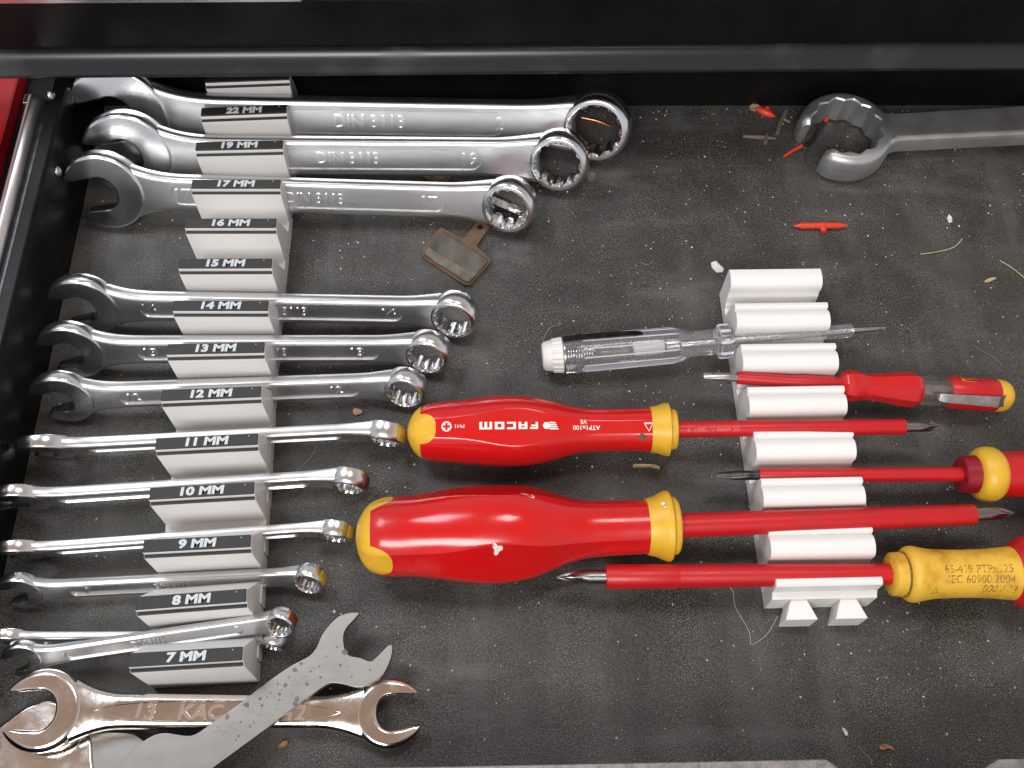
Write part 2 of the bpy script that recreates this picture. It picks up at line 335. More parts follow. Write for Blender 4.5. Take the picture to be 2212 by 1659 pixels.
# ------------------------------------------------------------------ combination wrenches
def wrench(s, pj, zj, pr, zr, tau, label, texts=(), panel=(1.5, 1.6), band=None, group='combination wrenches in the rack', m1='satin', m2='polish', jk=1.0, jz=None):
    t0 = math.radians(tau); Pj, Pr = P(*pj, zj), P(*pr, zr)
    Ro = .74 * s + .4; dz = .22 * Ro
    def ax(L):
        Zp = Vector((0, 0, 1)); Zp = (Zp - L * Zp.dot(L)).normalized(); return Zp * math.cos(t0) + L.cross(Zp) * math.sin(t0)
    N = ax((Pr - Pj).normalized()); Pr2 = Pr - N * dz; L = Pr2 - Pj; Len = L.length; N = ax(L.normalized())
    fr_ = frame(Pj, L, N)
    root = thing('combination_wrench', (Pj + Pr) / 2, label, 'wrench', group)
    # open jaw
    tj = 1.6 + .37 * s
    v, f = jaw_loft(fr_, .95 * s, 1.09 * s * jk, tj, math.radians(195), 33, .45, .15 * tj)
    mk('open_jaw', v, f, m2, root, smooth=50)
    # shank with its sunk panel, lofted
    ts = tj * .86; hs = .44 * s + .6; x0, x1 = .55 * s, Len - .80 * Ro
    xa, xb = panel[0] * s, Len - panel[1] * s; p0 = hs * .58
    xs = {x0, x1}
    for i in range(19): xs.add(x0 + (2.6 * s - x0) * i / 18)
    for i in range(15): xs.add(x1 - 2.2 * Ro * i / 14)
    for i in range(9):
        d = p0 * (1 - math.cos(math.pi / 2 * i / 8)); xs.add(xa + d); xs.add(xb - d)
    xs.add(xa - .3); xs.add(xb + .3)
    rings = []
    for x in sorted(xs):
        tt = min(1, (x - x0) / (1.9 * s)); hw = hs + (.87 * s - hs) * (1 - tt) ** 3
        uu = max(0, 1 - (x1 - x) / (1.5 * Ro)); hw += (.80 * Ro - hs) * uu ** 2.2
        zc = .30 * dz * uu * uu; th = ts / 2 * (1 + .25 * uu ** 2 + .03 * (1 - tt) ** 2); b = .30 * ts
        pw = 0
        if xa < x < xb:
            d = min(x - xa, xb - x); pw = p0 if d >= p0 else p0 * math.sqrt(max(0, 1 - (1 - d / p0) ** 2))
        dd = .8 if pw > .45 else 0; g = .45 if pw > .45 else 0; pw = max(pw, .02)
        sec = [(-hw, -th + b), (-hw, th - b), (-hw + .12 * b, th - .55 * b), (-hw + .42 * b, th - .2 * b), (-hw + b, th), (-max(pw, hw - 1.3 * b), th), (-pw, th), (-pw + g, th - dd), (pw - g, th - dd), (pw, th), (max(pw, hw - 1.3 * b), th), (hw - b, th),
               (hw - .42 * b, th - .2 * b), (hw - .12 * b, th - .55 * b), (hw, th - b), (hw, -th + b), (hw - .3 * b, -th + .3 * b), (hw - b, -th), (-hw + b, -th), (-hw + .3 * b, -th + .3 * b)]
        wx = lambda y: x + uu ** 3 * ((Len - math.sqrt(max(.04, .865 * Ro * Ro - y * y))) - x1)
        rings.append([fr_(wx(y), y, z + zc) for y, z in sec])
    v, f = loft(rings); shank = mk('shank', v, f, m1, root, smooth=42)
    for st, u in texts:
        x = (u - pj[0]) / (pr[0] - pj[0]) * Len; hgt = p0 * 1.15
        tv, tf = text(st, hgt * (.62 * len(st) if ' ' not in st else .60 * len(st)), hgt, .62, .012)
        mk('lettering', [fr_(x + a, b, ts / 2 - .85 + c) for a, b, c in tv], tf, 'stamp', shank, smooth=0)
    # ring, twelve point
    a15 = math.radians(13); L_, N_ = L.normalized(), N; A = N_ * math.cos(a15) - L_ * math.sin(a15)
    rc = Pj + L + N * dz; fring = frame(rc, L_ * math.cos(a15) + N_ * math.sin(a15), A)
    hr = (.50 * s + 2.0) / 2; seg = 144; rings = []
    for j in range(seg):
        th = 2 * math.pi * j / seg; ph = (th * 12 / (2 * math.pi)) % 1; star = .5 * s * (1.02 + .11 * (1 - abs(2 * ph - 1)))
        ch_ = min(Ro - .9, .5 * s * 1.13 + .35); c, d = math.cos(th), math.sin(th)
        sec = [(star, -hr + .9), (ch_, -hr), (Ro - .12 * Ro, -hr), (Ro - .04 * Ro, -hr + .12 * hr), (Ro, -hr * .45), (Ro + .01 * Ro, 0), (Ro - .015 * Ro, hr * .5), (Ro - .07 * Ro, hr * .84), (Ro - .12 * Ro, hr * .96), (Ro - .16 * Ro, hr), (ch_, hr), (star, hr - .9)]
        rings.append([fring(r * c, r * d, z) for r, z in sec])
    v, f = loft(rings + [rings[0]], (False, False)); ring = mk('ring_end', v, f, m2, root, smooth=32)
    if band:
        a0, a1, mm = band; rings = []
        for j in range(25):
            th = math.radians(a0 + (a1 - a0) * j / 24); c, d = math.cos(th), math.sin(th)
            rings.append([fring(r * c, r * d, z) for r, z in ((Ro * .98, -hr * .7), (Ro + .22, -hr * .6), (Ro + .25, 0), (Ro + .12, hr * .55), (Ro * .955, hr * .82), (Ro * .9, hr * .5))])
        v, f = loft(rings); mk('paint_band', v, f, mm, ring)
    return root
wrench(22, (258, 248), 21, (1288, 272), 16, 64, 'longest wrench, stamped DIN 3113 and 22, behind the 22 MM label', (('DIN 3113', 793), ('22', 1088)), panel=(2.6, 2.0))
wrench(19, (277, 333), 19.5, (1207, 346), 14, 64, 'chrome wrench stamped 19 lying behind the 19 MM label', (('DIN 3113', 747), ('19', 1012)), panel=(2.6, 1.9))
wrench(17, (227, 410), 17.5, (1099, 442), 13, 65, 'chrome wrench stamped 17 whose ring frames a loose screwdriver bit', (('17', 396), ('DIN 3113', 678), ('17', 926)), panel=(1.75, 1.7))
G2 = (1.5, 1.5)
wrench(14, (183, 658), 15, (982, 680), 11.5, 71, 'chrome wrench resting between the empty 15 MM block and the 14 MM block', (('14', 322), ('DIN 3113', 606), ('14', 838)), panel=(1.7, 1.6))
wrench(13, (156, 755), 14, (925, 761), 11, 71, 'chrome wrench whose ring overlaps the ring of the 14 wrench, at the 13 MM label', (('13', 325), ('DIN 3113', 565), ('13', 770)), panel=(2.1, 1.6))
wrench(12, (136, 857), 13.2, (876, 838), 10, 72, 'chrome wrench stamped 12 with its ring touching the yellow-capped red handle', (('12', 288), ('DIN 3113', 500), ('12', 725)), panel=(1.9, 1.6))
wrench(11, (100, 966), 12, (832, 937), 9.5, 101, 'edge-on wrench with yellow ring tip touching the printed red driver cap', (), band=(-42, 42, 'tape_yellow'))
wrench(10, (42, 1076), 11, (754, 1038), 9, 93, 'wrench standing on edge behind the 10 MM label, red band on its ring', (), band=(-22, 30, 'tape_red'))
wrench(9, (42, 1189), 10, (726, 1147), 8, 97, 'edge-on wrench with yellow ring tip beside the thickest red handle', (), band=(-40, 40, 'tape_yellow'))
wrench(8, (45, 1276), 9.5, (668, 1250), 8.5, 66, 'small chrome wrench stamped 8 above the 8 MM label, yellow dot on its ring', (('8', 188), ('DIN 3113', 370), ('8', 570)), panel=(2.3, 1.9), band=(-5, 38, 'tape_yellow'))
wrench(7, (22, 1378), 8, (592, 1383), 7, 90, 'small wrench half hidden under the stamped 7 wrench', (), group='small wrenches piled behind the 7 MM label')
wrench(7, (50, 1424), 12, (608, 1345), 17, 52, 'small chrome wrench stamped 7 lying across another small wrench', (('DIN 3113', 320), ('7', 512)), panel=(2.2, 2.0), band=(-2, 42, 'tape_red'), group='small wrenches piled behind the 7 MM label')
# ------------------------------------------------------------------ double-ended wrench at the rack's end
def pix_frame(pa, za, pb, zb, N=Vector((0, 0, 1))):
    A, B = P(*pa, za), P(*pb, zb); return frame(A, B - A, N), A, (B - A).length
fr_, A, Len = pix_frame((92, 1535), 12, (842, 1541), 7, Vector((0, -.12, 1)))
dw = thing('double_ended_wrench', A + Vector((60, 0, 0)), 'polished double open-ended wrench stamped KAC beside the 7 MM block', 'wrench')
v, f = jaw_loft(fr_, 13.5, 14.6, 6.2, math.radians(181), 30, .4, 2.2); mk('open_jaw', v, f, 'warmchrome', dw, smooth=50)
v, f = jaw_loft(lambda x, y, z: fr_(Len + x, y, z), 12, 12.6, 5.6, math.radians(8), 28, .4, 2.0); mk('open_jaw', v, f, 'warmchrome', dw, smooth=50)
rings = []
for i in range(41):
    x = 11 + (Len - 20.5) * i / 40; t = i / 40
    hw = 6.3 - .6 * t + 4.6 * max(0, 1 - t * 6) ** 2 + 3.6 * max(0, 1 - (1 - t) * 6) ** 2; th = 2.5
    pw = 3.6 * math.sqrt(max(0, 1 - abs((t - .5) / .41) ** 2.6)) if abs(t - .5) < .41 else 0; dd = .5 if pw > .3 else 0; pw = max(pw, .02)
    sec = [(-hw, -.4), (-hw + .25, .9), (-hw + .9, 1.9), (-hw + 1.9, th), (-pw, th + .05), (-pw + .3 * (dd > 0), th - dd), (pw - .3 * (dd > 0), th - dd), (pw, th + .05), (hw - 1.9, th), (hw - .9, 1.9), (hw - .25, .9), (hw, -.4), (hw - 1, -th), (-hw + 1, -th)]
    rings.append([fr_(x, y, z) for y, z in sec])
v, f = loft(rings); sh = mk('shank', v, f, 'warmchrome', dw, smooth=40)
for st, u, w in (('13', 316, 7), ('KAC', 434, 16), ('12', 640, 6)):
    tv, tf = text(st, w, 5.4, .75, .03, .15); x = (u - 92) / 750 * Len
    mk('lettering', [fr_(x + a, b, 1.95 + c) for a, b, c in tv], tf, 'stamp_warm', sh, smooth=0)
# ------------------------------------------------------------------ flat cone wrenches
cone = [(756, 1324), (775.5, 1324), (768, 1336), (747, 1360), (742, 1380), (745, 1402), (754, 1416), (780, 1422), (801, 1429), (818, 1416), (838, 1396), (847, 1395), (845, 1421), (828, 1458), (801, 1478), (774, 1485), (740, 1478), (722, 1476), (704, 1481), (650, 1519), (581, 1571), (492, 1636), (420, 1690), (380, 1730), (320, 1745), (268, 1725), (252, 1690), (258, 1662), (271, 1640), (288, 1621), (310, 1602), (335, 1588), (357, 1584), (379, 1586.6), (403, 1590), (424, 1586), (458, 1563), (520, 1519), (581, 1471.5), (632, 1437), (668, 1418), (685, 1398), (694, 1376), (711, 1352), (733, 1332)]
pts = [P(u, v_, 13) for u, v_ in cone]; pts = [(p.x, p.y) for p in curve_pts([Vector((p.x, p.y, 0)) for p in pts + [pts[0]]], 3)[:-1]]
cw = thing('cone_wrench', P(560, 1530, 0), 'thin pitted grey cone wrench lying diagonally across the polished wrench', 'wrench')
def tilt(x, y, z): return Vector((x, y, z))
v, f = prism(tilt, pts, 10.8, 13.6); body = mk('flat_body', v, f, 'pitted', cw, bevel=.55, seg=3)
random.seed(5)
pitpx = [(636, 1447, 7), (617, 1480, 6), (650, 1434, 5), (663, 1478, 6), (692, 1463, 4), (604, 1500, 4), (641, 1510, 8), (639, 1521, 8), (566, 1524, 5), (491, 1548, 7), (533, 1522, 8), (562, 1510, 5), (492, 1582, 2), (604, 1512, 2.5), (589, 1545, 2), (470, 1570, 2), (745, 1408, 9), (728, 1398, 3), (735, 1437, 4), (760, 1461, 3), (752, 1440, 2), (800, 1447, 3), (690, 1440, 3), (705, 1418, 3), (585, 1497, 3), (577, 1505, 3), (600, 1478, 3), (548, 1560, 3), (540, 1570, 3), (520, 1560, 3), (515, 1590, 4), (510, 1598, 3), (625, 1462, 3), (672, 1450, 3)]
for _ in range(130):
    t = random.random(); pitpx.append((470 + 240 * t + random.uniform(-24, 24), 1590 - 160 * t + random.uniform(-20, 20), random.uniform(.6, 1.7)))
V, Fc = [], []
for u, v_, r in pitpx:
    c = P(u, v_, 13.6); n = 9; rr = r / 6.1 * .85; b = len(V); ang0 = random.random() * 6
    ring = [rr * random.uniform(.65, 1.15) for _ in range(n)]
    V += [Vector((c.x + ring[i] * math.cos(ang0 + i * 6.283 / n), c.y + ring[i] * math.sin(ang0 + i * 6.283 / n), 13.604)) for i in range(n)]
    V += [Vector((c.x + .6 * ring[i] * math.cos(ang0 + i * 6.283 / n), c.y + .6 * ring[i] * math.sin(ang0 + i * 6.283 / n), 13.635)) for i in range(n)]
    Fc += [[b + i, b + (i + 1) % n, b + n + (i + 1) % n, b + n + i] for i in range(n)] + [[b + n + i for i in range(n)]]
tag(mk('corrosion_pits', V, Fc, 'pit', body, smooth=0), kind='stuff')
cw2 = thing('cone_wrench', P(120, 1640, 0), 'wide flat wrench head, half polished and half satin, under the polished wrench', 'wrench')
hd = [(-60, 1640), (-20, 1582), (0, 1566), (44, 1533), (75, 1518), (110, 1512), (150, 1530), (180, 1560), (196, 1590), (200, 1640), (204, 1700), (180, 1780), (60, 1800), (-40, 1760)]
p_ = [P(u, v_, 5) for u, v_ in hd]; p_ = [(p.x, p.y) for p in curve_pts([Vector((p.x, p.y, 0)) for p in p_ + [p_[0]]], 4)[:-1]]
v, f = prism(WORLD, p_, .3, 5); mk('polished_head', v, f, 'warmchrome', cw2, bevel=1.2, seg=4)
hd = [(180, 1600), (192, 1586), (235, 1580), (280, 1583), (300, 1592), (330, 1618), (345, 1660), (340, 1720), (300, 1760), (190, 1760)]
p_ = [P(u, v_, 4.4) for u, v_ in hd]; p_ = [(p.x, p.y) for p in curve_pts([Vector((p.x, p.y, 0)) for p in p_ + [p_[0]]], 3)[:-1]]
v, f = prism(WORLD, p_, .2, 4.3); mk('satin_neck', v, f, 'pitted', cw2, bevel=.5)
# ------------------------------------------------------------------ flare nut wrench, top right
c0 = P(1822, 290, 9); c1 = P(2330, 262, 9)
fr_ = frame(Vector((c0.x, c0.y, 0)), Vector((c1.x - c0.x, c1.y - c0.y, 0)), Vector((0, 0, 1)))
fw = thing('flare_nut_wrench', c0, 'dull grey flare nut wrench with an open ring, by the drawer back', 'wrench')
rings = []; a0, a1 = 168, 225                     # the gap in the ring
for j in range(181):
    th = math.radians(a1 + (360 - (a1 - a0)) * j / 180); ph = (th * 12 / (2 * math.pi) + .3) % 1
    ri = 15.6 + 1.7 * (1 - abs(2 * ph - 1)); en = max(0, 1 - min(j, 180 - j) / 9) ** 2; ri += 1.2 * en; Ro = 22.8 - 1.6 * en; c, d = math.cos(th), math.sin(th); z1 = 15.5 - 2.5 * en; z0 = .1
    rings.append([fr_(r * c, r * d, z) for r, z in ((ri, z0 + 1), (ri + 1, z0), (Ro - 1.5, z0), (Ro - .3, z0 + 1.2), (Ro, 6), (Ro - .5, z1 - 3), (Ro - 1.5, z1 - 1.2), (Ro - 3, z1 - .2), (Ro - 4, z1), (ri + .7, z1), (ri, z1 - .6))])
v, f = loft(rings); mk('flared_ring', v, f, 'cast', fw, smooth=30)
rings = []
for i in range(30):
    x = 18.5 + 110 * (i / 29) ** 1.6; hw = 8.6 + 3.4 * max(0, 1 - (x - 18.5) / 7) ** 2 + .006 * x; zc = 8.5
    sec = [(-hw, -4), (-hw, 2.0), (-hw + .5, 3.6), (-hw + 2.2, 4.6), (-hw + 3.0, 4.5), (hw - 3, 4.5), (hw - 1, 4.2), (hw, 2.2), (hw, -4), (hw - 2, -5), (-hw + 2, -5)]
    rings.append([fr_(x, y, z + zc) for y, z in sec])
v, f = loft(rings); mk('shank', v, f, 'cast', fw, smooth=40)
# ------------------------------------------------------------------ screwdriver rack
a, b = P(1575.5, 580, 21), P(1678, 1264.6, 21); dirY = (a - b).normalized(); dx = Vector((dirY.y, -dirY.x, 0))
lip0 = P(1601, 654, 21); L0 = (lip0 - a).dot(dirY)        # first full block's rear lip, along the rack
srk = thing('screwdriver_rack', (a + b) / 2, 'white printed rack of wavy prongs that holds the screwdriver shafts', 'screwdriver rack')
fr_ = frame(Vector((a.x, a.y, 0)), dx, Vector((0, 0, 1)))
lipp = [(0, 20.6), (-.5, 21), (-1.7, 21.2), (-2.4, 20.8), (-2.75, 20.1), (-2.8, 19.2)]
crest = [(-3.1, 19.3), (-3.7, 20.1), (-4.8, 20.9), (-6.4, 21.2), (-8, 21.1), (-9.6, 20.5), (-10.8, 19.5), (-11.4, 18.2), (-11.5, 17), (-11.3, 14.5), (-11.6, 13), (-12.2, 12.2), (-12.4, 10), (-12.6, 8.2), (-13.4, 7.4), (-13.6, 5.5), (-15, 5)]
step = 20.0
for i in range(8):
    y0 = L0 - step * (i - 1)
    if i == 0: prof = [(2.9 - 2.9, 0.3)] + [(0, 19.4)] + [(y + 2.9, z) for y, z in crest] ; end = -step + L0 * 0 + (L0 + step - step) ; yb = L0 + .1
    else: prof = None
    if i == 0:
        off = 0; nxt = L0
        prof = [(0, .3), (0, 20.2), (-.6, 20.9)] + [(y + 2.9, z) for y, z in crest if y < -5] + [(nxt + 3.2, 5), (nxt + .25, 5), (nxt + .25, .3), (nxt + .55, 0), (-.3, 0)]
    elif i < 7:
        prof = [(0, .3), (0, 2.6), (3.0, 7)] if False else [(0, .3), (0, 5.0), (3.6, 5.2)]
        prof = [(y0 + y, z) for y, z in [(0, .3), (0, 6)] + lipp + crest + [(-19.75, 5.2), (-19.75, .3), (-19.45, 0), (-.3, 0)]]
    else:
        prof = [(y0 + y, z) for y, z in [(0, .3), (0, 6)] + lipp[:4] + [(-3.0, 20.2), (-3.4, 14), (-5.8, 12.5), (-6, 0.3), (-5.7, 0), (-.3, 0)]]
    if i >= 1:                       # rear face of every prong leans out over the slot behind it
        prof[1:2] = [(y0, 4.9), (y0 + 3.4, 5.3)] if False else [(y0, 6)]
    v, f = extr(fr_, prof, 0, 40)
    blk = mk('prong_block', v, f, 'white', srk, smooth=28)
    if 1 <= i:
        v, f = extr(fr_, [(y0 - .1, 5.5), (y0 + 3.6, 5.05), (y0 + .2, 19.5), (y0 - .1, 20)], .05, 39.95); mk('sloped_back', v, f, 'white', blk, smooth=0)
y0 = L0 - step * 6 - 5.9
for xc in (10.5, 29.5):
    v, f = prism(fr_, [(xc - 3.2, y0 + .2), (xc + 3.2, y0 + .2), (xc + 6.2, y0 - 7.4), (xc - 6.2, y0 - 7.4)], .1, 11.5); mk('dovetail_peg', v, f, 'white', blk, bevel=.5)
# ------------------------------------------------------------------ screwdrivers
def axis(pa, za, pb, zb):
    A, B = P(*pa, za), P(*pb, zb); k_ = (B - A).length / (pb[0] - pa[0]); fr_ = frame(A, B - A, Vector((0, 0, 1)))
    return fr_, k_, A, B
def flats(fn_w, th0, n=3):
    def rm(x, th, r):
        w = fn_w(x); best = r
        for i in range(n):
            d = (th - th0 - i * 2 * math.pi / n + math.pi) % (2 * math.pi) - math.pi
            if abs(d) < w: best = r * math.cos(w) / math.cos(d) * 1.0
        return best
    return rm
def text_on(fr_, st, x, th, rfn, w, h, flip, ex=.12, bold=.0, shear=0, lift=.03):
    tv, tf = text(st, w, h, ex, bold, shear); s_ = -1 if flip else 1; out = []
    for a, b, c in tv:
        xx = x + s_ * a; r0 = rfn(xx, th); t_ = th + s_ * b / r0; r = rfn(xx, t_) + lift + c; out.append(fr_(xx, r * math.sin(t_), r * math.cos(t_)))
    return out, tf
def phillips(fr_, x0, x1, r):
    rings = []
    for i in range(22):
        t = i / 21; x = x0 + (x1 - x0) * t; q = max(0, (t - .42) / .58); R = r * (1 - max(0, (t - .66) / .34) ** 1.2 * .9)
        rings.append([fr_(x, R * (1 - .62 * min(1, 1.25 * q) * abs(math.sin(2 * (2 * math.pi * j / 48 + .35))) ** .8) * math.sin(2 * math.pi * j / 48), R * (1 - .62 * min(1, 1.25 * q) * abs(math.sin(2 * (2 * math.pi * j / 48 + .35))) ** .8) * math.cos(2 * math.pi * j / 48)) for j in range(48)])
    return loft(rings)
def big_driver(pa, za, pb, zb, tab, cap, lobes, collar, shaft, tip, w_fn, th0, label, nlobe=3):
    fr_, k_, A, B = axis(pa, za, pb, zb); u0 = pa[0]; X = lambda u: (u - u0) * k_
    root = thing('screwdriver', (A + B) / 2, label, 'screwdriver', 'insulated screwdrivers across the rack')
    pr = [(X(u), r * k_) for u, r in tab]; prs = spline(pr, 5)
    R = lambda x: interp(prs, x); rm = flats(lambda x: w_fn(x / k_ + u0), th0); rf = lambda x, th: rm(x, th, R(x))
    seg = 192; xend = pr[-1][0]
    def xb(th):
        d = (th - th0 + math.pi / nlobe) % (2 * math.pi / nlobe) - math.pi / nlobe
        q = abs(d) / lobes[1]; return X(cap) + lobes[0] * k_ * ((max(0, 1 - q ** 3)) ** .75 if q < 1 else 0)
    n1 = 22
    rings = [[(lambda x, th: fr_(x, rf(x, th) * math.sin(th), rf(x, th) * math.cos(th)))(xb(2 * math.pi * j / seg) * (1 - math.cos(math.pi / 2 * i / n1)), 2 * math.pi * j / seg) for j in range(seg)] for i in range(n1 + 1)]
    v, f = loft(rings, (True, False)); mk('end_cap', v, f, 'yellow', root, smooth=60)
    n2 = 80; rings = []
    for i in range(n2 + 1):
        row = []
        for j in range(seg):
            th = 2 * math.pi * j / seg; b = xb(th); x = b + (xend - b) * i / n2; r = rf(x, th); row.append(fr_(x, r * math.sin(th), r * math.cos(th)))
        rings.append(row)
    v, f = loft(rings, (False, True)); grip = mk('grip', v, f, 'red_gloss', root, smooth=60)
    v, f = lathe(fr_, [(X(u), r * k_) for u, r in collar], 64); mk('collar', v, f, 'yellow', root, smooth=35)
    v, f = lathe(fr_, [(X(u), r * k_) for u, r in shaft], 40); sh_ = mk('insulated_shaft', v, f, 'red_soft', root, smooth=40)
    v, f = phillips(fr_, X(tip[0]), X(tip[1]), tip[2] * k_); mk('blade_tip', v, f, 'tip_steel', root, smooth=30)
    return root, fr_, k_, X, rf, grip, sh_
# upper red driver
tab = [(880, 0), (881.5, 12), (886, 27), (895, 42), (908, 54), (925, 61), (945, 64.5), (975, 67), (1015, 71), (1060, 75.5), (1105, 77.5), (1145, 75), (1190, 66), (1228, 55), (1262, 48.5), (1300, 46.5), (1358, 46), (1400, 47.5), (1413, 49)]
wf = lambda u: .30 + .26 * math.exp(-((u - 1120) / 85) ** 2)
root, fr_, k_, X, rf, grip, sh_ = big_driver((880, 934), 13, (2035, 921), 21, tab, 912, (35, .60, .30), [(u - 4 - 4 * (u > 1450), r) for u, r in ((1409, 40), (1410, 49.5), (1425, 52), (1440, 57), (1449, 58), (1453, 57), (1454.5, 54), (1455, 44), (1467, 43.5), (1470, 41), (1470.5, 15))],
    [(1456, 18), (1560, 18), (1700, 17.6), (1951, 17), (1954.5, 16), (1955, 8)], (1950, 2036, 11.5), wf, -.28, 'red insulated screwdriver printed FACOM with yellow cap')
tu = -.24
rt = lambda x, th: rf(x, th)
for st, u, w, h, mm, bold in (('FACOM', 1110, 0, 0, '', 0), ('PH1', 998, 20, 7.5, 'print_grey', .015), ('ATP1x100', 1266, 58, 9.5, 'print_cream', .015), ('VE', 1260, 14, 8.5, 'print_cream', .015)):
    if st == 'FACOM':
        # squared capital letters, each drawn from bars
        G = {'F': [(0, 0, .3, 1), (0, .74, 1, 1), (0, .38, .85, .62)], 'A': [(0, 0, .3, 1), (.7, 0, 1, 1), (0, .74, 1, 1), (0, .32, 1, .54)], 'C': [(0, 0, .3, 1), (0, .74, 1, 1), (0, 0, 1, .26)],
             'O': [(0, 0, .3, 1), (.7, 0, 1, 1), (0, .74, 1, 1), (0, 0, 1, .26)], 'm': [(0, 0, .22, 1), (.39, 0, .61, 1), (.78, 0, 1, 1), (0, .74, 1, 1)]}
        V, Fc = [], []; hh = 15.5 * k_; off = -60 * k_
        for cc, lw in (('F', 17), ('A', 18.5), ('C', 19), ('O', 20), ('m', 27)):
            lw *= k_
            for bi, (x0, y0, x1, y1) in enumerate(G[cc]):
                base = len(V); nn = 4; cs = []
                for i in range(nn + 1):
                    for yy in (y0, y1): cs.append((off + (x0 + (x1 - x0) * i / nn) * lw, (yy - .5) * hh))
                for a_, b_ in cs:
                    xx = X(1103) - a_; t_ = tu - b_ / rf(X(1103), tu); r = rf(xx, t_) + .05 + .004 * bi; V.append(fr_(xx, r * math.sin(t_), r * math.cos(t_)))
                Fc += [[base + 2 * i, base + 2 * i + 1, base + 2 * i + 3, base + 2 * i + 2] for i in range(nn)]
            off += lw + 5.5 * k_
        mk('lettering', V, Fc, 'print_cream', grip, smooth=0)
    else:
        th = tu + (.20 if st == 'VE' else (-.06 if st == 'ATP1x100' else 0))
        tv, tf = text_on(fr_, st, X(u), th, rt, w * k_, h * k_, True, .06, bold); mk('lettering', tv, tf, mm, grip, smooth=0)
def decal(polys, xc, th, rfn, k2, m, par, name='printed_mark'):
    V, Fc = [], []
    for pl in polys:
        b = len(V)
        for px_, py_ in pl:
            xx = X(xc) + px_ * k2; t_ = th - py_ * k2 / rfn(X(xc), th); r = rfn(xx, t_) + .07; V.append(fr_(xx, r * math.sin(t_), r * math.cos(t_)))
        Fc.append(list(range(b, b + len(pl))))
    return mk(name, V, Fc, m, par, smooth=0)
disc = [[(11 * math.cos(a_), 11 * math.sin(a_)), (11 * math.cos(a_ + .2618), 11 * math.sin(a_ + .2618)), (0, 0)] for a_ in [i * .2618 for i in range(24)]]
decal(disc, 970, tu, rf, k_, 'print_grey', grip)
V, Fc = [], []
for bar in ([(-2.3, -7.5), (2.3, -7.5), (2.3, 7.5), (-2.3, 7.5)], [(-7.5, -2.3), (7.5, -2.3), (7.5, 2.3), (-7.5, 2.3)]):
    b = len(V)
    for px_, py_ in bar:
        xx = X(970) + px_ * k_; t_ = tu - py_ * k_ / rf(xx, tu); r = rf(xx, t_) + .13; V.append(fr_(xx, r * math.sin(t_), r * math.cos(t_)))
    Fc.append(list(range(b, b + 4)))
mk('cross_symbol', V, Fc, 'red_gloss', grip, smooth=0)
logo = [[(8.5 * math.cos(i * 1.0472), 8 * math.sin(i * 1.0472)) for i in range(6)]]
decal(logo, 1181, tu, rf, k_, 'print_cream', grip)
decal([[(4, -8 + 4.4 * i), (17 + 1.8 * i, -8 + 4.4 * i), (18 + 1.8 * i, -5 + 4.4 * i), (4, -5 + 4.4 * i)] for i in range(4)], 1183, tu, rf, k_, 'print_cream', grip)
decal([[(-10, -7), (10, -7), (9, -5.6), (-9, -5.6)], [(-10, -5), (-8.5, -5), (1, 11), (0, 12)], [(10, -5), (8.5, -5), (-1, 11), (0, 12)], [(-10, -5), (10, -5), (9.4, -3.6), (-9.4, -3.6)]], 1398, tu, rf, k_, 'print_cream', grip)
random.seed(3)
blob = [(11 * random.uniform(.45, 1.1) * math.cos(i * .5236) - 1, 9 * random.uniform(.5, 1.2) * math.sin(i * .5236)) for i in range(12)]
decal([blob], 1386, tu - .52, rf, k_, 'rust', grip, 'dirt_stain')
rs = lambda x, th: 17.9 * k_
tv, tf = text_on(fr_, 'IEC 60900 \u25b3 1000V 19', X(1540), -.5, rs, 112 * k_, 10.5 * k_, True, .05); mk('lettering', tv, tf, 'print_pink', sh_, smooth=0)
# lower red driver
tab = [(769, 0), (770.5, 15), (776, 38), (788, 60), (804, 74), (824, 82), (848, 84.5), (890, 86), (930, 91), (985, 100), (1045, 106), (1095, 105), (1140, 98), (1180, 85), (1218, 71), (1255, 62), (1300, 59), (1355, 58), (1385, 58), (1393, 58.5)]
wf = lambda u: .28 + .26 * math.exp(-((u - 1075) / 110) ** 2)
root, fr_, k_, X, rf, grip, sh_ = big_driver((769, 1162), 19.4, (2190, 1108), 19.8, tab, 806, (44, .52, .28), [(u - 6 - 7 * (u > 1435) , r) for u, r in ((1392, 50), (1393, 60), (1410, 64), (1428, 73), (1441, 75.5), (1448, 75), (1451, 71), (1452, 62), (1463, 61), (1467, 57), (1467.5, 20))],
    [(1448, 26.5), (1560, 26), (1800, 24.5), (2098, 22.5), (2102, 21), (2103, 10)], (2096, 2191, 13.5), wf, -1.08, 'thickest red insulated screwdriver, white paint spot on its unprinted handle')
blob = [(9 * math.cos(a_) * (1 + .35 * math.cos(3 * a_ + .6)), 13 * math.sin(a_) * (1 + .35 * math.cos(3 * a_ + .6)) ) for a_ in [i * .2618 for i in range(24)]]
th = -.66; decal([blob], 1065, th, rf, k_, 'print_cream', grip, 'paint_spot')
decal([[(-16, -4), (-9, -6), (0, -1), (10, 3), (15, 9), (13, 13), (6, 11), (-2, 5), (-8, 1)]], 1132, math.radians(33), rf, k_, 'print_cream', grip, 'paint_spot')
rc = lambda x, th: 74 * k_
decal([[(-3, -4), (3, -5), (5, 2), (0, 6), (-4, 3)], [(0, 8), (6, 8), (6, 12), (1, 11)]], 1415, .37, lambda x, th: interp([(X(1396), 64 * k_), (X(1414), 73 * k_), (X(1427), 75.5 * k_)], x) + .1, k_, 'print_cream', root, 'paint_spot')
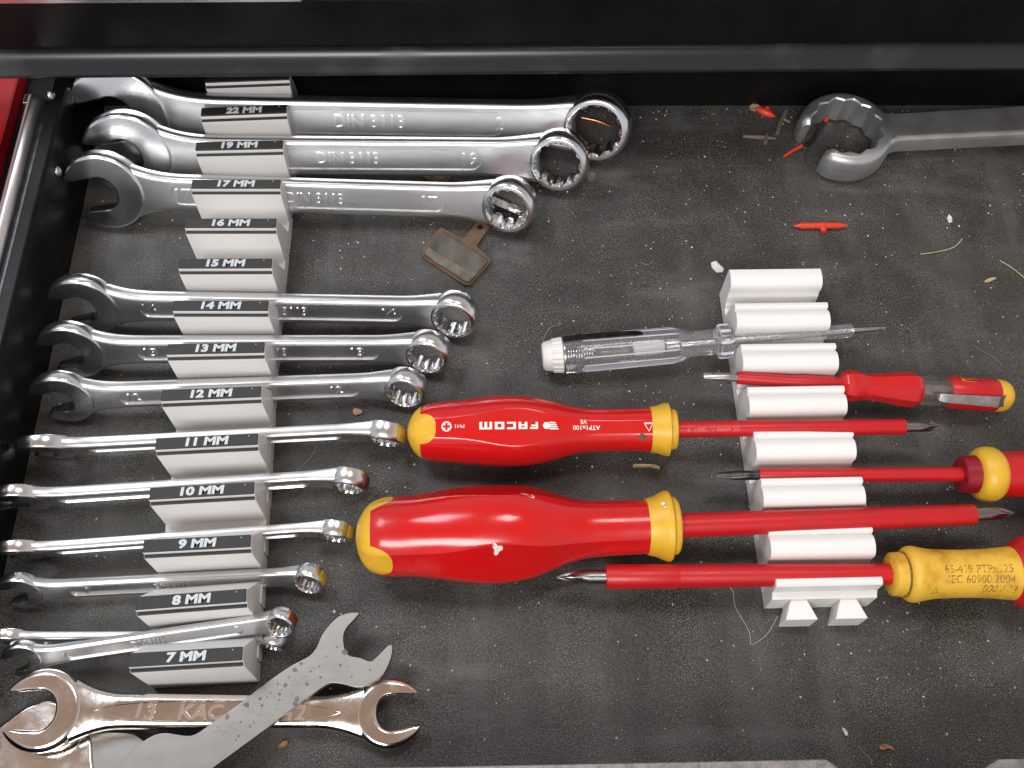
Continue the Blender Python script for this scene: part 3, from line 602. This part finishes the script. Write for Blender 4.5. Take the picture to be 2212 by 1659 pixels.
# driver with dark red nose and yellow ring
fr_, k_, A, B = axis((1548, 1027), 17, (2240, 1024), 16); X = lambda u: (u - 1548 - 17 * max(0, min(1, (u - 2050) / 60))) * k_
root = thing('screwdriver', (A + B) / 2, 'flat-blade red screwdriver with dark red nose and rounded yellow ring', 'screwdriver', 'insulated screwdrivers across the rack')
rings = []
for i in range(16):
    t = i / 15; x = X(1548 + 96 * t); hy = (6.5 + 4 * min(1, t * 2.2)) * k_; hz = (1.2 + 8.8 * min(1, t * 1.5)) * k_; rings.append([fr_(x, hy * math.sin(j * math.pi / 12), hz * math.cos(j * math.pi / 12)) for j in range(24)])
v, f = loft(rings); mk('blade_tip', v, f, 'dark_steel', root, smooth=40)
v, f = lathe(fr_, [(X(1636), 9), (X(1637), 13.5 * k_), (X(1640), 14.5 * k_), (X(1850), 15 * k_), (X(2100), 16 * k_)] if False else [(X(1637), 8 * k_), (X(1638), 13.5 * k_), (X(1641), 14.5 * k_), (X(1850), 15 * k_), (X(2100), 16 * k_)], 36); mk('insulated_shaft', v, f, 'red_soft', root)
v, f = lathe(fr_, [(X(2082), 12 * k_), (X(2082), 36 * k_), (X(2086), 39 * k_), (X(2122), 41 * k_), (X(2128), 42 * k_)], 56); mk('nose', v, f, 'red_dark', root, smooth=35)
v, f = lathe(fr_, spline([(X(2120), 40 * k_), (X(2124), 50 * k_), (X(2134), 57 * k_), (X(2148), 59.5 * k_), (X(2162), 57 * k_), (X(2172), 50 * k_), (X(2176), 44 * k_)], 5), 64); mk('collar', v, f, 'yellow', root)
v, f = lathe(fr_, [(X(2166), 40 * k_), (X(2170), 48 * k_), (X(2200), 49 * k_), (X(2400), 52 * k_), (X(2500), 56 * k_), (X(2580), 50 * k_), (X(2600), 30 * k_)], 64); mk('grip', v, f, 'red_soft', root)
# yellow driver
fr_, k_, A, B = axis((1203, 1247), 17, (2212, 1238), 16.5); X = lambda u: (u - 1203 - 16 * max(0, min(1, (u - 1850) / 60))) * k_
root = thing('screwdriver', (A + B) / 2, 'screwdriver with worn yellow handle neck printed 65-419 and long red shaft', 'screwdriver', 'insulated screwdrivers across the rack')
fl = lambda x, y, z: fr_(X(1307) - x, y, z)
v, f = phillips(fl, -2, X(1307) - 0, 15.5 * k_); mk('blade_tip', v, f, 'tip_steel', root, smooth=30)
v, f = lathe(fr_, [(X(1306), 12 * k_), (X(1307), 24.5 * k_), (X(1311), 26 * k_), (X(1460), 25.5 * k_), (X(1464), 24.6 * k_), (X(1468), 25.4 * k_), (X(1474), 24.8 * k_), (X(1478), 25.2 * k_), (X(1900), 22.5 * k_), (X(1990), 22.5 * k_)], 44); mk('insulated_shaft', v, f, 'red_soft', root)
v, f = lathe(fr_, [(X(1934), 18 * k_), (X(1934), 40 * k_), (X(1938), 46 * k_), (X(1955), 47.5 * k_), (X(1962), 46 * k_), (X(1964), 40 * k_)], 56); mk('nose_ring', v, f, 'yellow_worn', root, smooth=35)
v, f = lathe(fr_, [(X(1960), 40 * k_), (X(1961), 47 * k_), (X(1964), 48.5 * k_), (X(1966), 47 * k_), (X(1967), 40 * k_)], 56); mk('grime_ring', v, f, 'grime', root)
gt = spline([(X(1964), 40 * k_), (X(1966), 52 * k_), (X(1974), 59 * k_), (X(1986), 60 * k_), (X(2000), 57 * k_), (X(2030), 52.5 * k_), (X(2080), 51 * k_), (X(2136), 52 * k_), (X(2176), 55 * k_), (X(2198), 57 * k_), (X(2204), 56 * k_), (X(2206), 50 * k_)], 5)
v, f = lathe(fr_, gt, 72); nk = mk('neck_grip', v, f, 'yellow_worn', root)
rg = lambda x, th: interp(gt, x)
for st, u, th, w, h, sh2 in (('65-419 PTPx125', 2105, -.08, 144, 17, 0), ('IEC 60900:2004', 2110, -.50, 140, 17, 0), ('1000V 13', 2146, -.93, 80, 19, .2)):
    tv, tf = text_on(fr_, st, X(u), th, rg, w * k_, h * k_, False, .05, 0, sh2); mk('lettering', tv, tf, 'print_dark', nk, smooth=0)
decal([[(-9, 7), (-7, 7), (1, -7), (0, -9)], [(9, 7), (7, 7), (-1, -7), (0, -9)], [(-9, 7), (9, 7), (8, 5.6), (-8, 5.6)]], 2012, -.95, rg, k_, 'print_dark', nk)
v, f = lathe(fr_, spline([(X(2194), 50 * k_), (X(2197), 56 * k_), (X(2206), 64 * k_), (X(2224), 77 * k_), (X(2260), 84 * k_), (X(2340), 90 * k_), (X(2480), 84 * k_), (X(2640), 76 * k_), (X(2680), 50 * k_), (X(2690), 10 * k_)], 5), 72)
mk('grip', v, f, 'red_soft', root)
# ------------------------------------------------------------------ small red voltage tester
fr_, k_, A, B = axis((1520, 811), 19, (2203, 858), 7.2); X = lambda u: (u - 1520 - 14 * max(0, min(1, (u - 1760) / 60)) - 4 * max(0, min(1, (u - 2000) / 60))) * k_
root = thing('voltage_tester', (A + B) / 2, 'small red tester with smoky window, steel pocket clip and yellow end', 'tester', 'voltage testers')
rings = []
for i in range(14):
    t = i / 13; hy = (7 + 2 * min(1, t * 2)) * k_; hz = (1.2 + 7 * min(1, t * 1.6)) * k_; rings.append([fr_(X(1520 + 74 * t), hy * math.sin(j * math.pi / 12), hz * math.cos(j * math.pi / 12)) for j in range(24)])
v, f = loft(rings); mk('blade_tip', v, f, 'bright_steel', root)
v, f = lathe(fr_, [(X(1589), 6 * k_), (X(1590), 12 * k_), (X(1593), 13 * k_), (X(1716), 13.2 * k_), (X(1722), 15 * k_), (X(1800), 16 * k_), (X(1842), 17 * k_)], 32); mk('insulated_shaft', v, f, 'red_soft', root)
def octo(x, th, r):
    d = (th + math.pi / 8) % (math.pi / 4) - math.pi / 8; return r * math.cos(math.pi / 8) / math.cos(d)
v, f = lathe(fr_, spline([(X(1822), 10 * k_), (X(1824), 20 * k_), (X(1832), 29 * k_), (X(1846), 33 * k_), (X(1858), 32 * k_), (X(1874), 28.5 * k_), (X(1890), 28 * k_), (X(1920), 31 * k_), (X(1955), 36 * k_), (X(1976), 37 * k_), (X(1988), 34 * k_), (X(1994), 28 * k_)], 5), 64, octo); body = mk('grip', v, f, 'red_gloss', root, smooth=22)
v, f = lathe(fr_, [(X(1990), 31 * k_), (X(2066), 31 * k_)], 48); mk('window_tube', v, f, 'smoky', root)
v, f = lathe(fr_, [(X(1985), 14 * k_), (X(2072), 14 * k_)], 24); mk('inner_lamp', v, f, 'bright_steel', root)
v, f = lathe(fr_, [(X(2058), 31.5 * k_), (X(2062), 34 * k_), (X(2162), 35 * k_), (X(2164), 34 * k_)], 56); sleeve = mk('end_sleeve', v, f, 'red_soft', root)
v, f = lathe(fr_, spline([(X(2160), 33 * k_), (X(2170), 34.5 * k_), (X(2184), 32.5 * k_), (X(2194), 26 * k_), (X(2201), 15 * k_), (X(2204), .5 * k_)], 5), 56); mk('end_cap', v, f, 'yellow', root)
lo = text_on(fr_, 'STANLEY', X(2106), .47, lambda x, th: 34.6 * k_, 40 * k_, 7 * k_, False, .05, .02); mk('lettering', lo[0], lo[1], 'red_dark', sleeve, smooth=0)
V, Fc = [], []
for i in range(9):
    for t_ in (.32, .62): V.append(fr_(X(2080 + 52 * i / 8), 34.62 * k_ * math.sin(t_), 34.62 * k_ * math.cos(t_)))
Fc = [[2 * i, 2 * i + 1, 2 * i + 3, 2 * i + 2] for i in range(8)]
mk('brand_panel', V, Fc, 'print_orange', sleeve, smooth=0)
thc = -.80
def cl(u, w, r): return fr_(X(u), r * k_ * math.sin(thc) + w * k_ * math.cos(thc), r * k_ * math.cos(thc) - w * k_ * math.sin(thc))
rings = []
for u, r, w in ((2020, 33, 5), (2024, 37, 7.5), (2032, 40, 9), (2045, 42, 9.5), (2080, 42.5, 10), (2150, 43, 12), (2152, 43, 12), (2168, 34, 13), (2170, 33, 13)):
    rings.append([cl(u, -w, r), cl(u, w, r), cl(u, w, r - 3.5), cl(u, -w, r - 3.5)])
v, f = loft(rings); mk('pocket_clip', v, f, 'bright_steel', root, smooth=25)
# ------------------------------------------------------------------ clear voltage tester
fr_, k_, A, B = axis((1172, 770), 8.2, (1913, 708), 15); X = lambda u: (u - 1172) * k_
root = thing('voltage_tester', (A + B) / 2, 'transparent tester screwdriver with ribbed white cap and dark clip', 'tester', 'voltage testers')
rib = lambda x, th, r: r * (1 + (.05 if (th * 18 / (2 * math.pi)) % 1 < .45 and x > X(1192) else 0))
v, f = lathe(fr_, [(X(1171), 20 * k_), (X(1172), 27 * k_), (X(1176), 31 * k_), (X(1185), 33 * k_), (X(1192), 34 * k_), (X(1193), 34.5 * k_), (X(1214), 37 * k_), (X(1215), 36 * k_), (X(1217), 30 * k_)], 144, rib); mk('cap', v, f, 'white_cap', root, smooth=35)
flute = lambda x, th, r: r * (1 - .05 * (.5 + .5 * math.cos(th * 12)) * (X(1260) < x < X(1470)))
bt = [(X(1217), 24 * k_), (X(1217.5), 40 * k_), (X(1240), 41 * k_), (X(1258), 41 * k_), (X(1262), 40.5 * k_), (X(1350), 39.5 * k_), (X(1452), 38.5 * k_), (X(1466), 37 * k_), (X(1488), 28 * k_), (X(1490), 27.5 * k_), (X(1544), 27 * k_), (X(1546), 30 * k_), (X(1553), 35 * k_), (X(1570), 35 * k_), (X(1580), 29 * k_), (X(1582), 15 * k_)]
v, f = lathe(fr_, bt, 96); body = mk('clear_barrel', v, f, 'clear', root, smooth=30)
for i in range(13):
    th = i * 2 * math.pi / 13 + .2; rr = lambda u: interp([(X(1262), 40.2), (X(1350), 39.2), (X(1452), 38.2), (X(1470), 35)], X(u)) * k_
    v, f = tube([fr_(X(u), rr(u) * math.sin(th), rr(u) * math.cos(th)) for u in (1256, 1262, 1350, 1452, 1468)], [.6 * k_, 1.7 * k_, 1.7 * k_, 1.7 * k_, .6 * k_], 6); mk('rib', v, f, 'rib', body)
for i in range(8):
    th = i * math.pi / 4 + .2; v, f = tube([fr_(X(u), 34 * k_ * math.sin(th), 34 * k_ * math.cos(th)) for u in (1549, 1553, 1570, 1574)], [1.5 * k_, 4 * k_, 4 * k_, 1.5 * k_], 8); mk('flange_lobe', v, f, 'rib', body)
v, f = lathe(fr_, [(X(1436), 17 * k_), (X(1462), 17 * k_), (X(1466), 8 * k_), (X(1600), 6.5 * k_)], 28); mk('inner_contact', v, f, 'bright_steel', body)
v, f = lathe(fr_, spline([(X(1284), 2 * k_), (X(1290), 9 * k_), (X(1302), 13 * k_), (X(1345), 13 * k_), (X(1358), 9 * k_), (X(1364), 2 * k_)], 4), 28); mk('neon_bulb', v, f, 'smoky', body)
v, f = lathe(fr_, [(X(1366), 11 * k_), (X(1372), 12 * k_), (X(1418), 12 * k_), (X(1432), 10 * k_)], 28); mk('resistor', v, f, 'white_cap', body)
hp = [fr_(X(1222 + 60 * i / 110), 14 * k_ * math.sin(i * .62), 14 * k_ * math.cos(i * .62)) for i in range(111)]
v, f = tube(hp, 1.6 * k_, 6); mk('spring', v, f, 'bright_steel', body)
v, f = lathe(fr_, [(X(1216), 40.5 * k_), (X(1216.2), 42.5 * k_), (X(1219), 42.5 * k_), (X(1219.2), 40.5 * k_)], 64, caps=(False, False)); mk('steel_band', v, f, 'bright_steel', root)
thc = .36
rings = []
for u, r, w in ((1216, 43, 7.5), (1218, 45, 8), (1260, 47, 8), (1330, 47, 7.5), (1368, 45, 7), (1380, 43.5, 5.5), (1386, 42.5, 2.5)):
    rings.append([cl(u, -w, r), cl(u, w, r), cl(u, w, r - 2), cl(u, -w, r - 2)])
v, f = loft(rings); mk('pocket_clip', v, f, 'dark_steel', root, smooth=25)
v, f = lathe(fr_, [(X(1578), 13 * k_), (X(1600), 14 * k_), (X(1830), 15 * k_), (X(1838), 14.5 * k_), (X(1842), 11 * k_), (X(1843), 6.6 * k_)], 32); mk('clear_sleeve', v, f, 'clear', root, smooth=35)
v, f = lathe(fr_, [(X(1575), 6.3 * k_), (X(1850), 6.3 * k_), (X(1890), 5 * k_), (X(1912), 2.5 * k_), (X(1914), 1 * k_)], 24); mk('steel_rod', v, f, 'bright_steel', root)
# ------------------------------------------------------------------ brake pads
def brake_pad(plate, pad, hole, label, z=.1, strip=None):
    c = P(*plate[0], 0); r_ = thing('brake_pad', c, label, 'brake pad', 'worn brake pads')
    pp = [P(u, v_, z + 1.8) for u, v_ in plate]; v, f = prism(WORLD, [(p.x, p.y) for p in pp], z, z + 1.8); mk('backing_plate', v, f, 'rust', r_, bevel=.35, seg=2)
    pp = [P(u, v_, z + 3.2) for u, v_ in pad]; v, f = prism(WORLD, [(p.x, p.y) for p in pp], z + 1.7, z + 3.2); mk('friction_pad', v, f, 'friction', r_, bevel=.4, seg=2)
    if hole:
        h = P(*hole, z + 1.85); v, f = lathe(frame(h, Vector((0, 0, 1)), Vector((1, 0, 0))), [(-.05, 1.35), (.03, 1.35), (.05, 1.2), (.0, 1.1), (-.02, .1)], 18); mk('rivet_hole', v, f, 'wire_black', r_)
    if strip:
        pp = [P(u, v_, z + 3.4) for u, v_ in strip]; v, f = prism(WORLD, [(p.x, p.y) for p in pp], z + 3.0, z + 3.45); mk('worn_strip', v, f, 'worn', r_, bevel=.15, seg=2)
    return r_
def rounded(poly, k=.18):
    out = []; n = len(poly)
    for i in range(n):
        a, b, c = (Vector((*poly[(i + j) % n], 0)) for j in (-1, 0, 1)); p, q = b + (a - b) * k, b + (c - b) * k
        for t in (0, .33, .66, 1): w = p * (1 - t) ** 2 + b * 2 * t * (1 - t) + q * t * t; out.append((w.x, w.y))
    return out
brake_pad(rounded([(905, 549), (951, 488), (1001, 515), (1034, 473), (1060, 488), (1029, 531), (1064, 561), (1012, 620)], .14), rounded([(913, 547), (951, 497), (1056, 562), (1011, 611)], .1), (1037, 490.5), 'rusty worn brake pad with holed tab beneath the 17 wrench ring', strip=[(916, 546), (925, 534), (960, 556), (998, 577), (1031, 590), (1012, 608), (975, 585), (940, 566)])
brake_pad(rounded([(900, 372), (893, 330), (1000, 325), (990, 362), (962, 396), (942, 392)], .16), rounded([(908, 368), (903, 335), (988, 332), (980, 360), (960, 386), (944, 384)], .12), None, 'rusty brake pad peeking out from under the 19 wrench')
# ------------------------------------------------------------------ loose small things
def small(name, vf, m, label, cat, at, group=None, smooth=40, bevel=0):
    c = P(*at, 0); o = mk(name, vf[0], vf[1], m, None, smooth=smooth, bevel=bevel, org=(c.x, c.y, 0)); return tag(o, label, cat, group)
a, b = P(1062, 432, 3.4), P(1136, 463, 3.0); fr_ = frame(a, b - a, Vector((0, 0, 1))); Ln = (b - a).length
bt = thing('screwdriver_bit', a, 'loose steel screwdriver bit lying inside the ring of the 17 wrench', 'bit')
v, f = lathe(fr_, [(0, 2.6), (.5, 3.1), (Ln * .5, 3.1), (Ln * .56, 2.3)], 6); mk('hex_shank', v, f, 'bright_steel', bt, smooth=20)
v, f = phillips(fr_, Ln * .52, Ln, 2.4); mk('cross_tip', v, f, 'bright_steel', bt, smooth=30)
small('copper_wire', tube(curve_pts([P(1256, 254, .9), P(1285, 260, .8), P(1306, 267, .8), P(1321, 274, .9)], 6), .75, 10), 'copper', 'short bent copper wire inside the ring of the 22 wrench', 'wire', (1288, 262))
sp = thing('plastic_sprue', P(1772, 488, 0), 'orange plastic T-shaped sprue lying alone on the mat', 'plastic scrap', 'plastic scraps')
v, f = lathe(frame(P(1714, 488, 1.5), P(1832, 487, 1.5) - P(1714, 488, 1.5), Vector((0, 0, 1))), [(0, .3), (3, 1.2), (3.4, 1.55), (13, 1.5), (22, 1.55), (22.6, 1.2), (25.5, .4)], 16); mk('runner', v, f, 'orange', sp)
v, f = lathe(frame(P(1777, 488, 1.4), Vector((-.05, -1, .12)), Vector((0, 0, 1))), [(-1, 1.6), (2.4, 1.6), (3.4, 1.3), (3.6, .2)], 14); mk('stub', v, f, 'orange', sp)
sp = thing('plastic_sprue', P(1655, 243, 0), 'crumpled orange plastic scrap beside the flare nut wrench', 'plastic scrap', 'plastic scraps')
v, f = lathe(frame(P(1632, 234, 1.6), P(1675, 252, 1.2) - P(1632, 234, 1.6), Vector((0, 0, 1))), [(0, .4), (2, 1.6), (5, 2.0), (8, 1.7), (10, .7), (10.8, .2)], 12); mk('runner', v, f, 'orange', sp)
v, f = lathe(frame(P(1657, 243, 1.6), Vector((.1, 1, .3)), Vector((0, 0, 1))), [(-1, 1.4), (2.6, 1.2), (3.2, .3)], 10); mk('stub', v, f, 'orange', sp)
wr = thing('wire_offcut', P(1715, 325, 0), 'red wire offcut with black insulation curling by the flare nut wrench mouth', 'wire')
v, f = tube(curve_pts([P(1694, 338, .9), P(1708, 328, 1), P(1735, 314, 1)], 6), .8, 10); mk('red_sleeve', v, f, 'orange', wr)
v, f = tube(curve_pts([P(1733, 315, 1), P(1748, 310, 1.1), P(1760, 296, 1.1), P(1772, 272, 1.1), P(1780, 264, 1.2)], 6), 1.0, 10); mk('black_sleeve', v, f, 'wire_black', wr)
v, f = tube([P(1779, 265, 1.2), P(1787, 257, 1.2)], .9, 10); mk('red_end', v, f, 'orange', wr)
sp = thing('plastic_sprue', P(1640, 296, 0), 'grey-brown T-shaped plastic scrap on the mat', 'plastic scrap', 'plastic scraps')
v, f = lathe(frame(P(1604, 294, 1.4), P(1677, 299, 1.3) - P(1604, 294, 1.4), Vector((0, 0, 1))), [(0, .5), (1, 1.0), (8, 1.3), (12, 1.2), (16.6, .6)], 12); mk('runner', v, f, 'brown_plastic', sp)
v, f = lathe(frame(P(1655, 288, 1.3), P(1652, 318, 1.2) - P(1655, 288, 1.3), Vector((0, 0, 1))), [(0, .6), (2, 1.3), (6, 1.3), (6.8, 1.0), (7, .2)], 12); mk('stub', v, f, 'brown_plastic', sp)
sp = thing('plastic_sprue', P(1680, 270, 0), 'thin grey-brown plastic stick leaning by the flare nut wrench', 'plastic scrap', 'plastic scraps')
v, f = tube(curve_pts([P(1678, 291, .8), P(1683, 275, 1.3), P(1690, 255, 1.6), P(1701, 236, 1.8)], 5), [.4] + [1.2] * 14 + [.8], 10); mk('runner', v, f, 'brown_plastic', sp)
v, f = tube([P(1690, 256, 1.5), P(1707, 264, 1.2)], .9, 10); mk('stub', v, f, 'brown_plastic', sp)
def flake(name, px, z, m, label, cat, thick=.5, group=None):
    pp = [P(u, v_, z) for u, v_ in px]; n = len(pp); c = sum((p for p in pp), Vector()) / n
    V = [Vector((p.x, p.y, .1 + .35 * abs(math.sin(i * 1.7)))) for i, p in enumerate(pp)] + [Vector((p.x, p.y, .1 + thick + .5 * abs(math.sin(i * 1.7)))) for i, p in enumerate(pp)] + [Vector((c.x, c.y, .1)), Vector((c.x, c.y, .15 + thick))]
    Fc = [[i, (i + 1) % n, n + (i + 1) % n, n + i] for i in range(n)] + [[(i + 1) % n, i, 2 * n] for i in range(n)] + [[n + i, n + (i + 1) % n, 2 * n + 1] for i in range(n)]
    u0 = sum(p[0] for p in px) / n; v0 = sum(p[1] for p in px) / n
    return small(name, (V, Fc), m, label, cat, (u0, v0), group, smooth=0)
flake('cardboard_chip', [(1618, 230), (1628, 223), (1645, 231), (1646, 238), (1630, 240), (1620, 236)], .5, 'tan', 'tan chip next to the crumpled orange scrap', 'chip')
flake('paint_chip', [(1536, 567), (1546, 565), (1556, 574), (1563, 581), (1561, 588), (1548, 589), (1541, 582), (1537, 577)], .5, 'paper', 'large white flake behind the screwdriver rack', 'chip')
flake('leaf_fragment', [(762, 886), (768, 882), (776, 884), (783, 888), (781, 894), (774, 896), (768, 898), (763, 893)], .5, 'tan', 'crumbly tan flake between the 12 wrench and the red driver', 'leaf fragment')
flake('bark_flake', [(600, 1613), (612, 1602), (621, 1600), (622, 1608), (613, 1613), (604, 1617)], .5, 'leaf', 'pointed orange-brown flake below the diagonal cone wrench', 'leaf fragment')
flake('leaf_fragment', [(1899, 1612), (1908, 1607), (1918, 1609), (1926, 1613), (1932, 1622), (1926, 1619), (1916, 1617), (1906, 1621), (1900, 1619)], .5, 'leaf', 'ragged brown leaf scrap near the drawer front', 'leaf fragment')
flake('leaf_fragment', [(1818, 1571), (1824, 1574), (1830, 1580), (1831, 1588), (1826, 1590), (1822, 1582)], .5, 'paper', 'pale ragged flake near the drawer front', 'leaf fragment')
flake('wood_chip', [(1268, 378), (1275, 374), (1288, 377), (1285, 391), (1279, 392), (1268, 388)], 1.2, 'brown_plastic', 'small brown block beside the ring of the 19 wrench', 'chip', 2.0)
flake('wood_sliver', [(1366, 1005), (1372, 1003), (1414, 1003), (1424, 1008), (1421, 1012), (1414, 1009), (1368, 1010)], .5, 'straw', 'pale wood splinter between the two big red drivers', 'splinter')
flake('wood_sliver', [(1416, 1008), (1424, 1009), (1425, 1014), (1421, 1014)], .5, 'straw', 'tiny broken end of the pale wood splinter', 'splinter')
flake('dried_flake', [(3790 * .54, 868 * .54), (2049, 464), (2056, 470), (2056, 480), (2050, 482), (2045, 472)], .5, 'paper', 'grey-white curled flake above the straw piece', 'chip')
flake('wood_chip', [(2126, 607), (2136, 602), (2150, 599), (2151, 603), (2138, 609), (2128, 611)], .5, 'straw', 'short tan splinter by the right-hand hair', 'splinter')
HAIRS = [('straw_piece', [(1988, 549), (2018, 545), (2050, 538), (2066, 530), (2078, 516)], .28, 'straw', 'curved dry straw behind the small red tester', 'straw'),
    ('straw_piece', [(2160, 563), (2185, 578), (2215, 602)], .26, 'straw', 'straight dry straw lying by the mat edge', 'straw'),
    ('hair_strand', [(1575, 1266), (1584, 1280), (1588, 1310), (1608, 1345), (1620, 1370), (1622, 1391), (1640, 1384), (1660, 1366), (1680, 1331)], .07, 'speck_white', 'looped white hair below the screwdriver rack', 'hair'),
    ('hair_strand', [(1628, 1302), (1643, 1320), (1636, 1348), (1655, 1375), (1657, 1395), (1641, 1420), (1644, 1446), (1630, 1465), (1596, 1486), (1548, 1526)], .06, 'hair', 'long brown hair trailing away from the dovetail pegs', 'hair'),
    ('hair_strand', [(1930, 700), (1950, 712), (1965, 704), (1990, 690), (2000, 676), (2030, 668)], .06, 'hair', 'fine hair beyond the tip of the clear tester', 'hair'),
    ('hair_strand', [(1188, 705), (1178, 722), (1172, 742)], .10, 'tan', 'thin brown fibre beside the white tester cap', 'fibre'),
    ('hair_strand', [(1178, 722), (1192, 706), (1209, 704)], .10, 'tan', 'bent brown fibre touching the fibre by the white cap', 'fibre'),
    ('hair_strand', [(1383, 566), (1398, 572), (1410, 565)], .10, 'tan', 'short curled fibre beside the rusty brake pad', 'fibre'),
    ('hair_strand', [(1436, 1005), (1440, 1018), (1452, 1035), (1455, 1060)], .06, 'hair', 'dark hair near the collar of the printed driver', 'hair'),
    ('hair_strand', [(640, 1019), (660, 1000), (676, 980), (683, 965)], .09, 'straw', 'pale hair beside the 10 wrench shank', 'hair'),
    ('hair_strand', [(1735, 1562), (1750, 1540), (1760, 1530)], .06, 'hair', 'thin upright hair near the pale ragged flake', 'hair'),
    ('hair_strand', [(1852, 1612), (1868, 1628), (1880, 1640), (1884, 1654)], .10, 'straw', 'curved fibre near the drawer front flange', 'fibre'),
    ('hair_strand', [(2100, 752 * .99), (2125, 760), (2150, 774), (2165, 790)], .08, 'hair', 'faint hair above the yellow-ended tester', 'hair')]
for nm, px, r, m, lb, ct in HAIRS:
    pts = curve_pts([P(u, v_, r + .15 + .25 * (i % 2)) for i, (u, v_) in enumerate(px)], 8)
    small(nm, tube(pts, r, 6), m, lb, ct, px[len(px) // 2])
# ------------------------------------------------------------------ crumbs and dust (nobody could count them)
random.seed(11)
CL = [(random.uniform(-150, 300), random.uniform(45, 345), random.uniform(4, 22)) for _ in range(45)]
def crumbs(name, n, m, lo, hi, label):
    V, Fc = [], []
    for _ in range(n):
        x = random.uniform(-180, 300); y = random.uniform(45, 348)
        q = random.random()
        if q < .25: x = random.gauss(120, 90); y = random.gauss(190, 90)
        elif q < .55: cx, cy, sg = random.choice(CL); x = random.gauss(cx, sg); y = random.gauss(cy, sg)
        elif q < .63: y = 348 - abs(random.gauss(0, 4))
        if not (-184 < x < 320 and 30 < y < 348): continue
        r = lo + (hi - lo) * random.random() ** 3; k_ = random.choice((4, 5, 6)); a0 = random.random() * 6.3; el = random.uniform(.35, 1); ca, sa = math.cos(a0), math.sin(a0); b = len(V)
        for i in range(k_):
            t = 6.283 * i / k_; rr = r * random.uniform(.7, 1.2); px_, py_ = rr * math.cos(t), rr * el * math.sin(t)
            V.append(Vector((x + px_ * ca - py_ * sa, y + px_ * sa + py_ * ca, .02)))
        V.append(Vector((x, y, .05 + r * random.uniform(.5, 1))))
        Fc += [[b + i, b + (i + 1) % k_, b + k_] for i in range(k_)]
    tag(mk(name, V, Fc, m, None, smooth=0), label, 'dust', None, 'stuff')
crumbs('dust_crumbs', 2700, 'speck_white', .07, .60, 'scattered white dust crumbs on the mat')
crumbs('sawdust_crumbs', 2800, 'speck_tan', .08, .50, 'scattered tan sawdust crumbs on the mat')
crumbs('dirt_crumbs', 700, 'speck_dark', .12, .7, 'scattered brown dirt crumbs on the mat')
